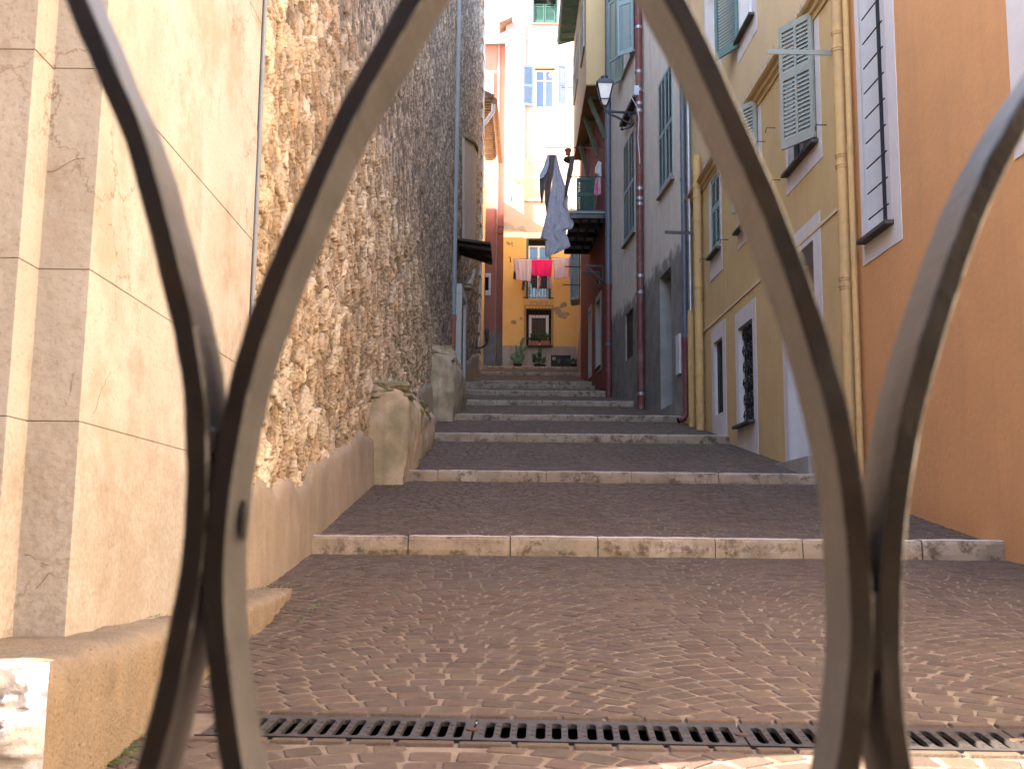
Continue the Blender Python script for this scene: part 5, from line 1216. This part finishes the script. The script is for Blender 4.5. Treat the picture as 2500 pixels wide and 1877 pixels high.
# ------------------------------------------------------------------ iron gate in the foreground
gt = empty('iron_gate', (.1, .5, .2), 'dark wrought iron gate of curved flat bars close to the viewer', 'gate')
GB = [[(188, 0), (257, 169), (328, 337), (381, 527), (424, 690), (453, 819), (470, 920), (477, 1000), (481, 1080), (481, 1200), (476, 1290), (467, 1390), (455, 1455), (441, 1515), (428, 1601), (410, 1687), (385, 1773), (361, 1877), (300, 2080), (215, 2320)],
      [(1330, -520), (1180, -280), (1075, -120), (1001, 0), (952, 96), (889, 193), (838, 289), (795, 385), (733, 530), (672, 670), (626, 801), (594, 900), (575, 990), (556, 1080), (541, 1171), (532, 1261), (524, 1330), (521, 1400), (523, 1515), (534, 1630), (548, 1744), (570, 1877), (620, 2080), (700, 2320)],
      [(1330, -520), (1470, -300), (1580, -130), (1653, 0), (1707, 108), (1740, 185), (1789, 289), (1838, 400), (1883, 505), (1920, 596), (1962, 710), (2003, 845), (2027, 930), (2047, 1010), (2069, 1110), (2086, 1217), (2097, 1325), (2104, 1433), (2107, 1520), (2105, 1604), (2100, 1680), (2091, 1758), (2076, 1877), (2035, 2080), (1960, 2320)],
      [(2860, -300), (2690, 0), (2560, 190), (2459, 344), (2397, 470), (2340, 628), (2302, 745), (2258, 887), (2230, 1000), (2209, 1108), (2192, 1217), (2182, 1325), (2176, 1433), (2174, 1520), (2175, 1604), (2180, 1700), (2187, 1780), (2201, 1877), (2240, 2080), (2320, 2320)]]
GB[0] = [(-30, -520), (60, -290), (130, -130)]+GB[0]
def catmull(P, n=7):
    o = []
    for i in range(len(P)-1):
        a = P[max(i-1, 0)]; b = P[i]; c = P[i+1]; d = P[min(i+2, len(P)-1)]
        for k in range(n):
            t = k/n; o.append(b*1.0+(c-a)*(.5*t)+(a*2-b*5+c*4-d)*(.5*t*t)+(b*3-a-c*3+d)*(.5*t*t*t))
    return o+[P[-1]]
gl = ['leftmost curved bar, bowed to the right', 'second curved bar, rising to the right', 'third curved bar, falling to the right', 'rightmost curved bar, bowed to the left']
for bi, px in enumerate(GB):
    px = [px[0]]+[tuple(.25*px[i-1][c]+.5*px[i][c]+.25*px[i+1][c] if 0 < i < len(px)-1 and math.dist(px[i-1], px[i+1]) < 330 else px[i][c] for c in (0, 1)) for i in range(1, len(px)-1)]+[px[-1]]
    pts = catmull([at(u, v, .5) for u, v in px]); T_ = 5.15e-3; D_ = .040; vs = []; n = len(pts)
    c_ = .0009; prof = [(-1, c_/T_*1, 0), ]
    cross = [(-1+c_/T_, 0), (1-c_/T_, 0), (1, c_), (1, D_-c_), (1-c_/T_, D_), (-1+c_/T_, D_), (-1, D_-c_), (-1, c_)]
    for i, p in enumerate(pts):
        d = (pts[min(i+1, n-1)]-pts[max(i-1, 0)]).normalized(); nx = Vector((d.z, 0, -d.x))
        for j, (a, dd) in enumerate(cross):
            nn = mnoise.noise(Vector((p.x*50+bi*9, j*.7, p.z*50)))*.0005+mnoise.noise(Vector((p.x*220, j, p.z*220)))*.0002
            q = p+nx*(a*(T_+nn)); vs.append((q.x, q.y+dd+mnoise.noise(Vector((p.z*30, bi, j)))*.0006, q.z))
    m = MB(); m.add(vs, [(i*8+j, i*8+(j+1) % 8, (i+1)*8+(j+1) % 8, (i+1)*8+j) for i in range(n-1) for j in range(8)]+[tuple(range(8)), tuple(range((n-1)*8, n*8))[::-1]])
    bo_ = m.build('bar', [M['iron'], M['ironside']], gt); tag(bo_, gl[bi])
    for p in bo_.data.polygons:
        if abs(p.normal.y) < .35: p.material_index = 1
for u, v, w_, h_ in ((2140.5, 1545, 24, 190), (508, 1075, 36, 60), (500, 1240, 30, 240)):
    m = MB(); a_, b_ = at(u-w_/2, v+h_/2, .5008), at(u+w_/2, v-h_/2, .5008); m.box(a_.x, b_.x, .5008, .53, a_.z, b_.z); m.build('weld', M['iron'], gt, bevel=.001)
m = MB()
for u, v in ((596, 1270),): 
    p = at(u, v, .52); m.blob(p+Vector((-.0002, .0, 0)), (.0012, .006, .010), 10, 8)
m.build('bolt_hole', M['hole'], gt)
m = MB()
for v in (-560, 2345): a = at(-900, v, .51); b = at(3400, v, .51); a.z = b.z = (a.z+b.z)/2; m.bar(a, b, .012, .03)
m.build('rail', M['iron'], gt)
m = MB()
for u in (-880, 3380): a = at(u, -900, .51); m.bar((a.x, .51, 0.0), (a.x, .51, 1.35), .03, .03)
m.build('post', M['iron'], gt)
